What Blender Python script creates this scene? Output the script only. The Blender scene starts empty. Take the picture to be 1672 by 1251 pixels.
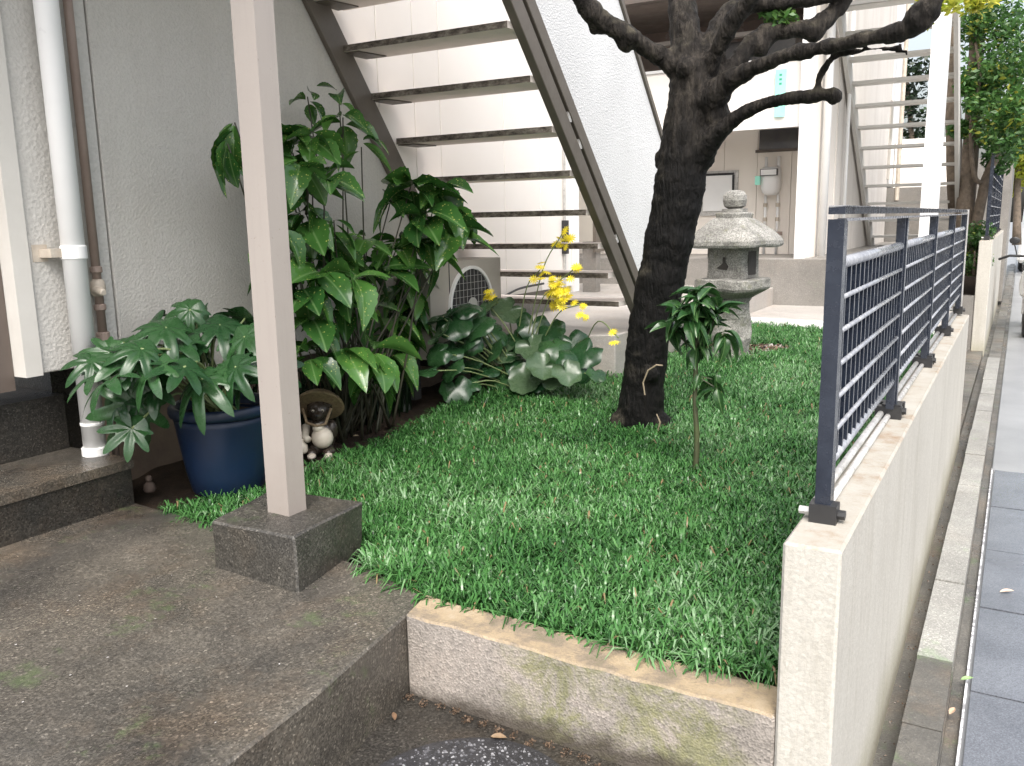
import bpy, bmesh, math, random
import numpy as np
from mathutils import Vector, Matrix, noise
random.seed(7)
rng = np.random.default_rng(7)
R = math.radians
scene = bpy.context.scene
COL = scene.collection

# ------------------------------------------------------------------ camera
H = 1.0                       # eye height above the lawn (the street lies 0.54 m lower)
F, CX, CY = 1414.0, 836.0, 625.5
def _n(v): v = np.array(v, float); return v / np.linalg.norm(v)
aZ = -_n([144, 7575, F]); aY = _n([834, -280, F]); aY = _n(aY - aZ * aY.dot(aZ)); aX = np.cross(aY, aZ)
M = np.array([aX, aY, aZ])    # world axes in (right, down, forward) camera axes
cam_d = bpy.data.cameras.new('camera'); cam = bpy.data.objects.new('camera', cam_d); COL.objects.link(cam)
cam_d.sensor_width = 36; cam_d.lens = F * 36 / 1672; cam_d.clip_end = 500; cam_d.clip_start = 0.02
rot = Matrix(((M[0][0], -M[0][1], -M[0][2]), (M[1][0], -M[1][1], -M[1][2]), (M[2][0], -M[2][1], -M[2][2])))
cam.matrix_world = Matrix.Translation((0, 0, H)) @ rot.to_4x4()
scene.camera = cam
def ray(x, y): return M @ np.array([x - CX, y - CY, F])
def onz(x, y, z): r = ray(x, y); return Vector(np.array([0, 0, H]) + r * ((z - H) / r[2]))
def onx(x, y, X): r = ray(x, y); return Vector(np.array([0, 0, H]) + r * (X / r[0]))
def ony(x, y, Y): r = ray(x, y); return Vector(np.array([0, 0, H]) + r * (Y / r[1]))

# ------------------------------------------------------------------ world, sun, exposure
world = bpy.data.worlds.new("World"); scene.world = world; world.use_nodes = True
wn = world.node_tree.nodes; wl = world.node_tree.links
SUN_EL, SUN_AZ = 56, 150      # azimuth measured clockwise from +Y (the street direction)
sky = wn.new('ShaderNodeTexSky'); sky.sky_type = 'NISHITA'; sky.sun_disc = False
sky.sun_elevation = R(SUN_EL); sky.sun_rotation = R(SUN_AZ); sky.dust_density = 6; sky.air_density = 1.2; sky.ozone_density = 1
hs = wn.new('ShaderNodeHueSaturation'); hs.inputs['Saturation'].default_value = 0.5
bg = wn['Background']; bg.inputs['Strength'].default_value = 0.15
wl.new(sky.outputs[0], hs.inputs['Color']); wl.new(hs.outputs[0], bg.inputs[0])
sl = bpy.data.lights.new('sun', 'SUN'); sl.energy = 1.15; sl.angle = R(42); sl.color = (1, .98, .955)
so = bpy.data.objects.new('sun', sl); COL.objects.link(so)
sd = Vector((math.sin(R(SUN_AZ)) * math.cos(R(SUN_EL)), math.cos(R(SUN_AZ)) * math.cos(R(SUN_EL)), math.sin(R(SUN_EL))))
so.rotation_euler = sd.to_track_quat('Z', 'Y').to_euler()
scene.view_settings.view_transform = 'Standard'; scene.view_settings.look = 'None'
scene.view_settings.gamma = 1; scene.view_settings.use_curve_mapping = False
scene.view_settings.exposure = 1.2
scene.cycles.max_bounces = 8; scene.cycles.diffuse_bounces = 4

# ------------------------------------------------------------------ materials
class NT:
    def __init__(s, name, rough=.6, spec=.5, metal=0):
        s.m = bpy.data.materials.new(name); s.m.use_nodes = True
        s.t = s.m.node_tree; s.b = s.t.nodes['Principled BSDF']
        s.b.inputs['Roughness'].default_value = rough; s.b.inputs['Metallic'].default_value = metal
        s.b.inputs['Specular IOR Level'].default_value = spec
        s.tc = s.t.nodes.new('ShaderNodeTexCoord')
        s.P = s.t.nodes.new('ShaderNodeNewGeometry').outputs['Position']
        s.O = s.tc.outputs['Object']
    def node(s, typ, **kw):
        n = s.t.nodes.new(typ)
        for k, v in kw.items(): setattr(n, k, v)
        return n
    def link(s, a, b): s.t.links.new(a, b)
    def noise(s, scale, detail=4, rough=.6, co=None, dist=0, stretch=None):
        n = s.node('ShaderNodeTexNoise'); n.inputs['Scale'].default_value = scale; n.inputs['Detail'].default_value = detail
        n.inputs['Roughness'].default_value = rough; n.inputs['Distortion'].default_value = dist
        c = co or s.P
        if stretch:
            mp = s.node('ShaderNodeMapping'); mp.inputs['Scale'].default_value = stretch; s.link(c, mp.inputs[0]); c = mp.outputs[0]
        s.link(c, n.inputs['Vector']); return n.outputs['Fac']
    def voro(s, scale, feature='F1', co=None, out='Distance'):
        n = s.node('ShaderNodeTexVoronoi', feature=feature); n.inputs['Scale'].default_value = scale
        s.link(co or s.P, n.inputs['Vector']); return n.outputs[out]
    def ramp(s, fac, stops, interp='LINEAR'):
        n = s.node('ShaderNodeValToRGB'); e = n.color_ramp; e.interpolation = interp
        while len(e.elements) < len(stops): e.elements.new(.5)
        for el, (p, c) in zip(e.elements, stops):
            el.position = p; el.color = tuple(c) + (1,) if len(c) == 3 else c
        s.link(fac, n.inputs[0]); return n.outputs[0]
    def mix(s, fac, a, b, blend='MIX'):
        n = s.node('ShaderNodeMix', data_type='RGBA', blend_type=blend)
        for i, v in ((0, fac), (6, a), (7, b)):
            if isinstance(v, (int, float)): n.inputs[i].default_value = v
            elif isinstance(v, tuple): n.inputs[i].default_value = v + (1,) if len(v) == 3 else v
            else: s.link(v, n.inputs[i])
        return n.outputs[2]
    def math(s, op, a, b=0.5, clamp=False):
        n = s.node('ShaderNodeMath', operation=op, use_clamp=clamp)
        for i, v in ((0, a), (1, b)):
            if isinstance(v, (int, float)): n.inputs[i].default_value = v
            else: s.link(v, n.inputs[i])
        return n.outputs[0]
    def sep(s, co=None):
        n = s.node('ShaderNodeSeparateXYZ'); s.link(co or s.P, n.inputs[0]); return n.outputs
    def bump(s, h, strength=.4, dist=.01):
        n = s.node('ShaderNodeBump'); n.inputs['Strength'].default_value = strength; n.inputs['Distance'].default_value = dist
        s.link(h, n.inputs['Height']); s.link(n.outputs[0], s.b.inputs['Normal'])
    def col(s, c):
        if isinstance(c, tuple): s.b.inputs['Base Color'].default_value = c + (1,)
        else: s.link(c, s.b.inputs['Base Color'])
    def rough(s, r): s.link(r, s.b.inputs['Roughness'])
g3 = lambda a: (a, a, a)

def simple(name, c1, c2=None, scale=8, rough=.5, bump=0, bscale=60, metal=0, spec=.5, bd=.004):
    n = NT(name, rough, spec, metal)
    c2 = c2 or tuple(x * .8 for x in c1)
    a = n.noise(scale, 6, .65); n.col(n.ramp(a, [(.35, c1), (.68, c2)]))
    n.rough(n.ramp(n.noise(scale * 2.3, 4), [(.3, g3(max(rough - .12, .03))), (.7, g3(min(rough + .12, 1)))]))
    if bump: n.bump(n.noise(bscale, 4), bump, bd)
    return n.m

def stucco(name, c, stain, sc=55, bmp=.7, streak=.35, rough=.85):
    n = NT(name, rough, .3)
    base = n.ramp(n.noise(2.2, 6, .6), [(.3, c), (.75, tuple(x * .86 for x in c))])
    st = n.ramp(n.noise(5, 5, .6, stretch=(1, 1, .12)), [(.48, g3(0)), (.72, g3(streak))])
    colr = n.mix(st, base, stain)
    v = n.noise(sc, 5, .7); v2 = n.voro(sc * 1.3)
    colr = n.mix(n.ramp(v, [(.35, g3(.28)), (.55, g3(0))]), colr, tuple(x * .62 for x in c))
    n.col(colr); n.bump(n.math('ADD', v, n.math('MULTIPLY', v2, .6)), bmp, .008)
    return n.m

def concrete(name, c1, c2, moss=0, speck=.3, wet=.5, warmth=1.0):
    """weathered, partly wet concrete with aggregate, dark stains and moss"""
    n = NT(name, .5, .5)
    base = n.ramp(n.noise(1.7, 8, .68, dist=.4), [(.32, c1), (.5, tuple((a + b) / 2 for a, b in zip(c1, c2))), (.68, c2)])
    warm = n.ramp(n.noise(3.1, 6, .7), [(.5, g3(0)), (.7, g3(.5))])
    base = n.mix(n.math('MULTIPLY', warm, warmth), base, (c1[0] * 1.15, c1[1] * .86, c1[2] * .62))
    sp = n.ramp(n.voro(210, out='Color'), [(.0, g3(.35)), (.6, g3(.95)), (.85, g3(1.5)), (1, g3(3.2))])
    base = n.mix(speck, base, sp, 'MULTIPLY')
    pale = n.ramp(n.voro(95), [(.06, g3(1)), (.12, g3(0))])
    pm = n.math('MULTIPLY', pale, n.ramp(n.noise(9, 3), [(.5, g3(0)), (.62, g3(.7))]))
    base = n.mix(pm, base, (.26, .25, .23))
    if moss:
        mm = n.ramp(n.noise(4.4, 7, .75), [(.58, g3(0)), (.66, g3(moss))])
        base = n.mix(mm, base, (c1[0] * .62, c1[1] * 1.0, c1[2] * .5))
    n.col(base)
    n.rough(n.ramp(n.noise(2.6, 5, .6), [(.35, g3(max(.14, .55 - wet * .5))), (.7, g3(.75 - wet * .35))]))
    n.bump(n.math('ADD', n.noise(140, 4, .7), n.math('MULTIPLY', n.noise(22, 5, .7), 1.2)), .45, .006)
    return n.m

MT = {}
MT['stucco_grey'] = stucco('grey_stucco', (.60, .585, .55), (.45, .43, .39), 55, .5)
MT['stucco_smooth'] = stucco('grey_stucco_fine', (.585, .565, .525), (.45, .42, .38), 75, .4)
MT['siding'] = simple('cream_siding', (.86, .82, .77), (.83, .785, .73), 1.3, .55, .08, 220)
MT['siding_dim'] = simple('beige_siding', (.84, .78, .71), (.80, .74, .67), 1.3, .55, .08, 220)
MT['trim'] = simple('pale_trim', (.62, .60, .56), (.55, .53, .49), 3, .6, .15, 90)
MT['brown_panel'] = simple('brown_jamb', (.12, .095, .08), (.10, .08, .068), 3, .55)
MT['pvc'] = simple('grey_white_pvc', (.84, .84, .83), (.78, .78, .77), 2.5, .38)
MT['brown_pipe'] = simple('brown_painted_pipe', (.30, .23, .195), (.24, .18, .15), 6, .5, .2)
MT['cream_metal'] = simple('cream_fitting', (.58, .52, .44), (.42, .36, .29), 14, .55, .2)
MT['post_old'] = simple('pinkish_beige_paint', (.44, .385, .345), (.395, .345, .31), 3, .42, .08, 60)
MT['brown_paint'] = simple('brown_grey_paint', (.13, .11, .09), (.10, .085, .068), 5, .5, .15)
MT['slot'] = simple('slot_shade', (.035, .03, .026), None, 5, .7)  # near-black colour stands for the shade inside slots and openings
MT['guard'] = stucco('white_rough_guard', (.72, .72, .72), (.62, .62, .61), 90, .55, .2)
MT['white'] = simple('white_paint', (.80, .80, .79), (.74, .73, .72), 2, .45)
MT['blue_pot'] = simple('blue_glaze', (.006, .018, .050), (.008, .016, .036), 5, .4, .12, 30)
MT['dark_metal'] = simple('dark_navy_steel', (.012, .016, .027), (.022, .028, .042), 14, .25, .1, 120, 0, .6)
MT['wet_glint'] = simple('wet_glint_steel', (.42, .43, .45), (.22, .23, .26), 30, .22, 0, 60, .3)  # pale colour paints the wet highlights of rails and rods
MT['alu'] = simple('pale_aluminium_tube', (.62, .61, .59), (.38, .37, .35), 20, .35, .1, 80, .3)
MT['black'] = simple('black_plastic', (.018, .018, .02), (.03, .03, .03), 8, .4)
MT['ac'] = simple('ivory_casing', (.42, .39, .34), (.37, .34, .30), 3, .4)
MT['ac_dark'] = simple('fan_recess_shade', (.03, .03, .034), (.02, .02, .022), 6, .6)  # near-black colour stands for shade inside the fan opening; also the seam
MT['wire'] = simple('grey_wire', (.42, .42, .40), None, 6, .4)
MT['glass'] = simple('dim_window_glass', (.05, .05, .055), (.09, .085, .08), 3, .08)
MT['eave'] = simple('brown_eave', (.12, .095, .08), (.09, .075, .065), 3, .6)
MT['window_brown'] = simple('brown_window', (.16, .12, .10), (.11, .085, .075), 2, .25)
MT['green_sign'] = simple('green_banner', (.30, .78, .62), (.40, .85, .72), 4, .5)
n = NT('worn_white_line', .5, .5)
n.col(n.ramp(n.noise(30, 5, .7), [(.42, (.75, .75, .76)), (.55, (.25, .25, .26))])); MT['worn_line'] = n.m
MT['side_wall2'] = stucco('pale_side_wall', (.70, .66, .61), (.50, .45, .40), 60, .3, .6)
n = NT('pinkish_beige_post_paint', .45, .4)
b0_ = n.ramp(n.noise(2.5, 5), [(.3, (.35, .315, .285)), (.7, (.315, .28, .255))])
b0_ = n.mix(n.ramp(n.noise(26, 6, .7, stretch=(1, 1, .05)), [(.5, g3(0)), (.75, g3(.5))]), b0_, (.28, .25, .23))
b0_ = n.mix(n.ramp(n.noise(48, 4, .8), [(.66, g3(0)), (.72, g3(.6))]), b0_, (.20, .16, .13))
lowz = n.ramp(n.math('SUBTRACT', .55, n.math('ADD', n.sep()[2], n.math('MULTIPLY', n.noise(8, 5, .7), .35))), [(0, g3(0)), (.3, g3(.45))])
b0_ = n.mix(lowz, b0_, (.24, .20, .17)); n.col(b0_); n.bump(n.noise(90, 4), .12, .003); MT['post'] = n.m
MT['dirt'] = None
n = NT('garden_soil', .95, .2)
n.col(n.ramp(n.noise(14, 8, .75), [(.3, (.055, .036, .024)), (.6, (.028, .02, .014)), (.8, (.10, .072, .05))]))
n.bump(n.noise(45, 8, .8), 1, .02); MT['dirt'] = n.m
MT['slab'] = concrete('wet_slab_concrete', (.135, .120, .098), (.038, .036, .033), moss=.5, speck=.8, wet=.85, warmth=.6)
MT['slab_dark'] = concrete('dark_wet_concrete', (.050, .045, .038), (.022, .021, .019), moss=.4, speck=.9, wet=.8, warmth=.6)
MT['block'] = concrete('block_concrete', (.090, .083, .070), (.034, .032, .029), moss=.7, speck=.9, wet=.7, warmth=.5)
MT['patio'] = concrete('pale_patio_concrete', (.44, .41, .38), (.33, .31, .285), moss=0, warmth=.3, speck=.2, wet=.45)
MT['plinth'] = concrete('grey_plinth_concrete', (.25, .235, .215), (.165, .155, .14), moss=.1, warmth=.2, speck=.3, wet=.3)
MT['kerb'] = concrete('kerb_concrete', (.33, .325, .30), (.20, .195, .18), moss=.35, speck=.5, wet=.3, warmth=.15)
MT['gutter'] = concrete('damp_gutter', (.16, .15, .13), (.06, .058, .053), moss=.5, speck=.4, wet=.6)
# tread: rusty speckled nosing, pinkish underside lightened in colour for light bounced from below
n = NT('tread_concrete', .65, .3)
nz = n.node('ShaderNodeNewGeometry'); n.link(nz.outputs['Position'], nz.inputs[0]) if False else None
sx = n.sep(nz.outputs['Normal'])
edge = n.ramp(n.noise(42, 6, .75, stretch=(.5, 1, 1)), [(.36, (.035, .028, .022)), (.5, (.13, .11, .09)), (.68, (.30, .27, .23))])
under = n.ramp(n.noise(4, 4), [(.3, (.78, .70, .64)), (.7, (.70, .62, .57))])
n.col(n.mix(n.ramp(n.math('MULTIPLY', sx[1], -1), [(.4, g3(0)), (.6, g3(1))]), under, edge)); n.bump(n.noise(60, 4), .3, .004); MT['tread'] = n.m
# lichened granite of the lantern
n = NT('lichened_granite', .85, .3)
base = n.ramp(n.noise(5, 8, .7), [(.3, (.38, .37, .34)), (.5, (.25, .245, .225)), (.7, (.11, .105, .095))])
sp = n.ramp(n.voro(160, out='Color'), [(.1, g3(.35)), (.5, g3(1)), (.9, g3(1.6))])
base = n.mix(.7, base, sp, 'MULTIPLY')
base = n.mix(n.ramp(n.noise(11, 6, .7), [(.55, g3(0)), (.68, g3(.6))]), base, (.17, .17, .10))
n.col(base); n.bump(n.noise(70, 6, .75), .8, .012); MT['granite'] = n.m
# front planter wall: pebble-dashed, mossy face, yellowish worn top
n = NT('pebble_dash_planter', .85, .3)
z = n.sep(nz2) if False else None
face = n.ramp(n.noise(6, 6, .65), [(.3, (.36, .315, .275)), (.5, (.30, .27, .24)), (.72, (.17, .155, .135))])
face = n.mix(.5, face, n.ramp(n.voro(170, out='Color'), [(.1, g3(.5)), (.5, g3(1)), (.95, g3(1.45))]), 'MULTIPLY')
px_ = n.sep()[0]
def blob(c, w): return n.math('MAXIMUM', n.math('SUBTRACT', 1.0, n.math('DIVIDE', n.math('ABSOLUTE', n.math('SUBTRACT', px_, c)), w)), 0.0)
mos = n.ramp(n.math('MULTIPLY', n.math('ADD', blob(-.88, .20), blob(-.58, .22)), n.ramp(n.noise(7, 8, .8, dist=.6), [(.42, g3(0)), (.62, g3(1))])), [(.05, g3(0)), (.5, g3(.7))])
face = n.mix(mos, face, n.ramp(n.noise(40, 5, .7), [(.35, (.12, .13, .05)), (.65, (.24, .24, .10))]))
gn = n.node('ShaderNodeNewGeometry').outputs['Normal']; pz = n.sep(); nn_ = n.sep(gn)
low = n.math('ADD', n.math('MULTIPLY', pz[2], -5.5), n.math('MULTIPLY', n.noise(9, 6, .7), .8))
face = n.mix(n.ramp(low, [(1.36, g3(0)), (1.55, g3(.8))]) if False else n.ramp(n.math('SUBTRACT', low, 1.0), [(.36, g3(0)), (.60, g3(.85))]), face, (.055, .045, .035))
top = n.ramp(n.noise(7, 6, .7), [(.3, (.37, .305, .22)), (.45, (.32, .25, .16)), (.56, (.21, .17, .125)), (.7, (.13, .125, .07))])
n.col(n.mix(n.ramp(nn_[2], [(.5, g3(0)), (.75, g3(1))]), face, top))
n.bump(n.math('ADD', n.noise(120, 4, .7), n.math('MULTIPLY', n.voro(170), .7)), .5, .005); MT['planter'] = n.m
# street wall: cream cast render with vertical streaks and dirty foot
n = NT('cream_render_wall', .8, .3)
base = n.ramp(n.noise(2, 6, .6), [(.3, (.50, .48, .43)), (.7, (.44, .42, .375))])
st = n.ramp(n.noise(9, 7, .8, stretch=(1, 1, .10), dist=.8), [(.5, g3(0)), (.72, g3(.6))])
base = n.mix(st, base, (.31, .285, .235))
pz = n.sep(); nn_ = n.sep(n.node('ShaderNodeNewGeometry').outputs['Normal'])
low = n.math('ADD', n.math('MULTIPLY', pz[2], -1.6), n.math('MULTIPLY', n.noise(4, 5, .6), .5))
base = n.mix(n.ramp(low, [(.75, g3(0)), (1.0, g3(.6))]), base, (.33, .31, .22))
base = n.mix(.35, base, n.ramp(n.voro(150, out='Color'), [(.1, g3(.75)), (.5, g3(1)), (.95, g3(1.2))]), 'MULTIPLY')
crk = n.ramp(n.voro(46, 'DISTANCE_TO_EDGE'), [(.0, g3(.3)), (.05, g3(0))])
base = n.mix(crk, base, (.35, .32, .26))
top = n.ramp(n.noise(9, 7, .7), [(.35, (.38, .365, .33)), (.55, (.335, .31, .265)), (.68, (.27, .20, .14))])
n.col(n.mix(n.ramp(nn_[2], [(.5, g3(0)), (.75, g3(1))]), base, top))
n.bump(n.math('ADD', n.noise(85, 5, .7), n.math('MULTIPLY', n.voro(46, 'DISTANCE_TO_EDGE'), .25)), .40, .005); MT['street_wall'] = n.m
# wet street slabs
n = NT('wet_road_slab', .2, .6)
base = n.ramp(n.noise(2.5, 6, .65), [(.3, (.15, .16, .18)), (.7, (.09, .096, .11))])
base = n.mix(.5, base, n.ramp(n.voro(260, out='Color'), [(.1, g3(.6)), (.5, g3(1)), (.95, g3(1.6))]), 'MULTIPLY')
n.col(base); n.rough(n.ramp(n.noise(3.2, 5), [(.35, g3(.08)), (.7, g3(.30))])); n.bump(n.noise(180, 4, .7), .25, .003); MT['road_wet'] = n.m
n = NT('pale_street_paving', .35, .5)
base = n.ramp(n.noise(1.5, 6, .65), [(.3, (.27, .275, .28)), (.7, (.19, .195, .20))]); n.col(base)
n.bump(n.noise(150, 4, .7), .3, .003); MT['road_pale'] = n.m
# bark
n = NT('wet_dark_bark', .65, .22)
a = n.noise(26, 8, .75, stretch=(1, 1, .35)); b_ = n.noise(7, 5, .6)
c = n.ramp(a, [(.3, (.001, .001, .001)), (.55, (.0035, .003, .0027)), (.78, (.015, .0125, .010))])
up = n.sep(n.node('ShaderNodeNewGeometry').outputs['Normal'])
lich = n.math('MULTIPLY', n.ramp(b_, [(.5, g3(0)), (.62, g3(.6))]), n.ramp(up[2], [(.0, g3(0)), (.7, g3(1))]))
dry = n.ramp(n.math('ADD', n.sep()[2], n.math('MULTIPLY', n.noise(3, 4), .6)), [(.0, g3(0)), (1, g3(1))])
dry = n.ramp(n.math('SUBTRACT', n.math('ADD', n.sep()[2], n.math('MULTIPLY', n.noise(3, 4), .5)), 1.45), [(.0, g3(0)), (.35, g3(1))])
c = n.mix(dry, c, n.ramp(a, [(.32, (.003, .0025, .002)), (.5, (.017, .014, .0115)), (.72, (.075, .064, .052))]))
c = n.mix(lich, c, (.09, .08, .055))
n.col(c); crk_ = n.node('ShaderNodeMapping'); crk_.inputs['Scale'].default_value = (1, 1, .22); n.link(n.P, crk_.inputs[0])
n.bump(n.math('ADD', a, n.math('MULTIPLY', n.voro(48, 'DISTANCE_TO_EDGE', crk_.outputs[0]), .7)), 1, .018); MT['bark'] = n.m
MT['bark_pale'] = simple('pale_brown_bark', (.20, .155, .115), (.10, .08, .06), 14, .8, .8, 40, bd=.02)
MT['cut_wood'] = simple('weathered_cut', (.14, .10, .08), (.08, .06, .05), 20, .8, .6, 50)
MT['stem'] = simple('green_brown_stem', (.07, .085, .035), (.05, .05, .028), 12, .55, .2)
MT['stem_dark'] = simple('dark_stem', (.03, .032, .018), (.045, .04, .022), 12, .6, .2)
MT['stem_pale'] = simple('pale_green_stalk', (.20, .26, .10), (.16, .20, .09), 9, .5)

def leafmat(name, c1, c2, rough=.25, spots=0, vein=(.16, .27, .10), back=None, trans=.18, yl=None):
    n = NT(name, rough, .55)
    oi = n.node('ShaderNodeObjectInfo')
    base = n.mix(oi.outputs['Random'], c1, c2)
    base = n.mix(n.ramp(n.noise(9, 4), [(.35, g3(0)), (.7, g3(.5))]), base, tuple(x * .6 for x in c1))
    xyz = n.sep(n.O)
    if vein:
        ax = n.math('ABSOLUTE', xyz[0])
        base = n.mix(n.ramp(ax, [(.0, g3(.7)), (.028, g3(0))]), base, vein)
    if spots:
        v = n.voro(14, co=n.O); v2 = n.noise(7, 3, co=n.O)
        sp = n.math('MULTIPLY', n.ramp(v, [(.16, g3(1)), (.26, g3(0))]), n.ramp(v2, [(.45, g3(0)), (.6, g3(spots))]))
        base = n.mix(sp, base, yl or (.42, .46, .12))
    if back:
        gb = n.node('ShaderNodeNewGeometry').outputs['Backfacing']
        base = n.mix(gb, base, back)
    n.col(base)
    n.rough(n.ramp(n.noise(30, 3), [(.3, g3(rough * .7)), (.7, g3(rough * 1.5))]))
    n.bump(n.noise(60, 3), .15, .003)
    tr = n.node('ShaderNodeBsdfTranslucent'); n.link(base, tr.inputs[0])
    mx = n.node('ShaderNodeMixShader'); mx.inputs[0].default_value = trans
    out = n.t.nodes['Material Output']
    n.link(n.b.outputs[0], mx.inputs[1]); n.link(tr.outputs[0], mx.inputs[2]); n.link(mx.outputs[0], out.inputs[0])
    return n.m
MT['aucuba'] = leafmat('spotted_glossy_leaf', (.026, .090, .020), (.085, .21, .04), .13, .9)
MT['fatsia'] = leafmat('deep_green_lobed_leaf', (.018, .062, .02), (.035, .10, .03), .26, 0, None)
MT['lig'] = leafmat('thick_round_leaf', (.016, .058, .02), (.034, .09, .03), .24, 0, None, (.07, .12, .06))
MT['sap'] = leafmat('long_sapling_leaf', (.02, .065, .018), (.04, .11, .03), .26, 0)
MT['dead'] = simple('dry_leaf', (.36, .24, .12), (.22, .13, .07), 30, .7)
MT['yellow'] = simple('yellow_petal', (.80, .68, .03), (.78, .62, .02), 10, .5)

def fmat(name, stops, rough, trans, back=0):
    n = NT(name, rough, .5)
    at = n.node('ShaderNodeAttribute', attribute_name='v')
    c = n.ramp(at.outputs['Fac'], stops)
    n.col(c)
    tr = n.node('ShaderNodeBsdfTranslucent'); n.link(c, tr.inputs[0])
    mx = n.node('ShaderNodeMixShader'); mx.inputs[0].default_value = trans
    n.link(n.b.outputs[0], mx.inputs[1]); n.link(tr.outputs[0], mx.inputs[2]); n.link(mx.outputs[0], n.t.nodes['Material Output'].inputs[0])
    return n.m
MT['grass'] = fmat('mondo_grass', [(0, (.026, .086, .022)), (.45, (.062, .180, .047)), (.8, (.115, .265, .085)), (.95, (.22, .36, .19)), (1, (.26, .19, .10))], .22, .26)
MT['foliage'] = fmat('tree_foliage', [(0, (.03, .085, .02)), (.6, (.07, .17, .04)), (.85, (.12, .22, .05)), (1, (.35, .36, .05))], .4, .35)
MT['foliage_dark'] = fmat('dark_and_shaded_foliage', [(0, (.004, .010, .004)), (.7, (.012, .03, .009)), (1, (.04, .08, .02))], .4, .2)  # near-black tones paint the undergrowth's shade; also used on the rear tree
MT['foliage_yellow'] = fmat('yellow_foliage', [(0, (.20, .28, .03)), (.6, (.42, .44, .05)), (1, (.60, .55, .08))], .4, .4)
MT['litter'] = fmat('leaf_litter', [(0, (.08, .05, .03)), (.5, (.22, .15, .10)), (.75, (.36, .34, .33)), (1, (.5, .48, .46))], .8, 0)
MT['pebbles'] = fmat('dark_wet_pebbles', [(0, (.02, .02, .022)), (.4, (.06, .06, .065)), (.8, (.14, .14, .15)), (1, (.30, .30, .31))], .22, 0)

# ------------------------------------------------------------------ builders
def obj(name, bm, m, parent=None, smooth=False, bevel=0, loc=None):
    if bevel:
        es = [e for e in bm.edges if len(e.link_faces) == 2 and e.calc_face_angle(0) > .6]
        bmesh.ops.bevel(bm, geom=es, offset=bevel, segments=1, affect='EDGES', clamp_overlap=True)
    me = bpy.data.meshes.new(name); bm.to_mesh(me); bm.free()
    if smooth: me.polygons.foreach_set('use_smooth', [True] * len(me.polygons))
    for mm in (m if isinstance(m, list) else [m]): me.materials.append(mm)
    o = bpy.data.objects.new(name, me); COL.objects.link(o)
    if parent: o.parent = parent
    if loc is not None: o.location = loc
    return o
def tag(o, label=None, cat=None, group=None, kind=None):
    if label: o['label'] = label
    if cat: o['category'] = cat
    if group: o['group'] = group
    if kind: o['kind'] = kind
    return o
def thing(name, label, cat, loc=(0, 0, 0), group=None):
    o = bpy.data.objects.new(name, None); o.empty_display_size = .05; COL.objects.link(o); o.location = loc
    return tag(o, label, cat, group)
def B(): return bmesh.new()
def box(bm, x0, x1, y0, y1, z0, z1, rz=0, piv=None):
    vs = [bm.verts.new((x, y, z)) for x in (x0, x1) for y in (y0, y1) for z in (z0, z1)]
    if rz:
        c = Vector(piv or ((x0 + x1) / 2, (y0 + y1) / 2, 0)); m = Matrix.Rotation(rz, 3, 'Z')
        for v in vs: v.co = m @ (v.co - c) + c
    for f in ((0, 1, 3, 2), (4, 6, 7, 5), (0, 4, 5, 1), (2, 3, 7, 6), (0, 2, 6, 4), (1, 5, 7, 3)): bm.faces.new([vs[i] for i in f])
    return bm
def bx(*a, **k): return box(B(), *a, **k)
def hexa(bm, bot, top):
    """prism between two equal loops of points"""
    a = [bm.verts.new(p) for p in bot]; b = [bm.verts.new(p) for p in top]; k = len(a)
    bm.faces.new(a[::-1]); bm.faces.new(b)
    for i in range(k): bm.faces.new((a[i], a[(i + 1) % k], b[(i + 1) % k], b[i]))
    bmesh.ops.recalc_face_normals(bm, faces=bm.faces); return bm
def prism(pts, z0, z1): return hexa(B(), [(p[0], p[1], z0) for p in pts], [(p[0], p[1], z1) for p in pts])
def tube(bm, pts, rad, seg=10, cap=True, jit=0):
    pts = [Vector(p) for p in pts]; k = len(pts)
    if isinstance(rad, (int, float)): rad = [rad] * k
    rings = []; up = None
    for i in range(k):
        d = (pts[min(i + 1, k - 1)] - pts[max(i - 1, 0)]).normalized()
        if up is None: up = d.orthogonal().normalized()
        up = (up - d * up.dot(d)).normalized(); s = d.cross(up)
        rings.append([bm.verts.new(pts[i] + (up * math.cos(2 * math.pi * j / seg) + s * math.sin(2 * math.pi * j / seg)) * rad[i] * (1 + random.uniform(-jit, jit))) for j in range(seg)])
    for a, b in zip(rings, rings[1:]):
        for j in range(seg): bm.faces.new((a[j], a[(j + 1) % seg], b[(j + 1) % seg], b[j]))
    if cap: bm.faces.new(rings[0][::-1]); bm.faces.new(rings[-1])
    return bm
def lathe(bm, prof, c=(0, 0, 0), seg=32, sq=0, rot=0, cap=True):
    """profile of (r, z); sq>0 squares the section"""
    rings = []
    for r, z in prof:
        ring = []
        for j in range(seg):
            a = 2 * math.pi * j / seg + 1e-4
            k = 1
            if sq:
                ca, sa = abs(math.cos(a)), abs(math.sin(a)); p = sq
                k = (ca ** p + sa ** p) ** (-1 / p)
            ring.append(bm.verts.new((c[0] + r * k * math.cos(a + rot), c[1] + r * k * math.sin(a + rot), c[2] + z)))
        rings.append(ring)
    for a, b in zip(rings, rings[1:]):
        for j in range(seg): bm.faces.new((a[j], a[(j + 1) % seg], b[(j + 1) % seg], b[j]))
    if cap: bm.faces.new(rings[0][::-1]); bm.faces.new(rings[-1])
    return bm
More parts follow.
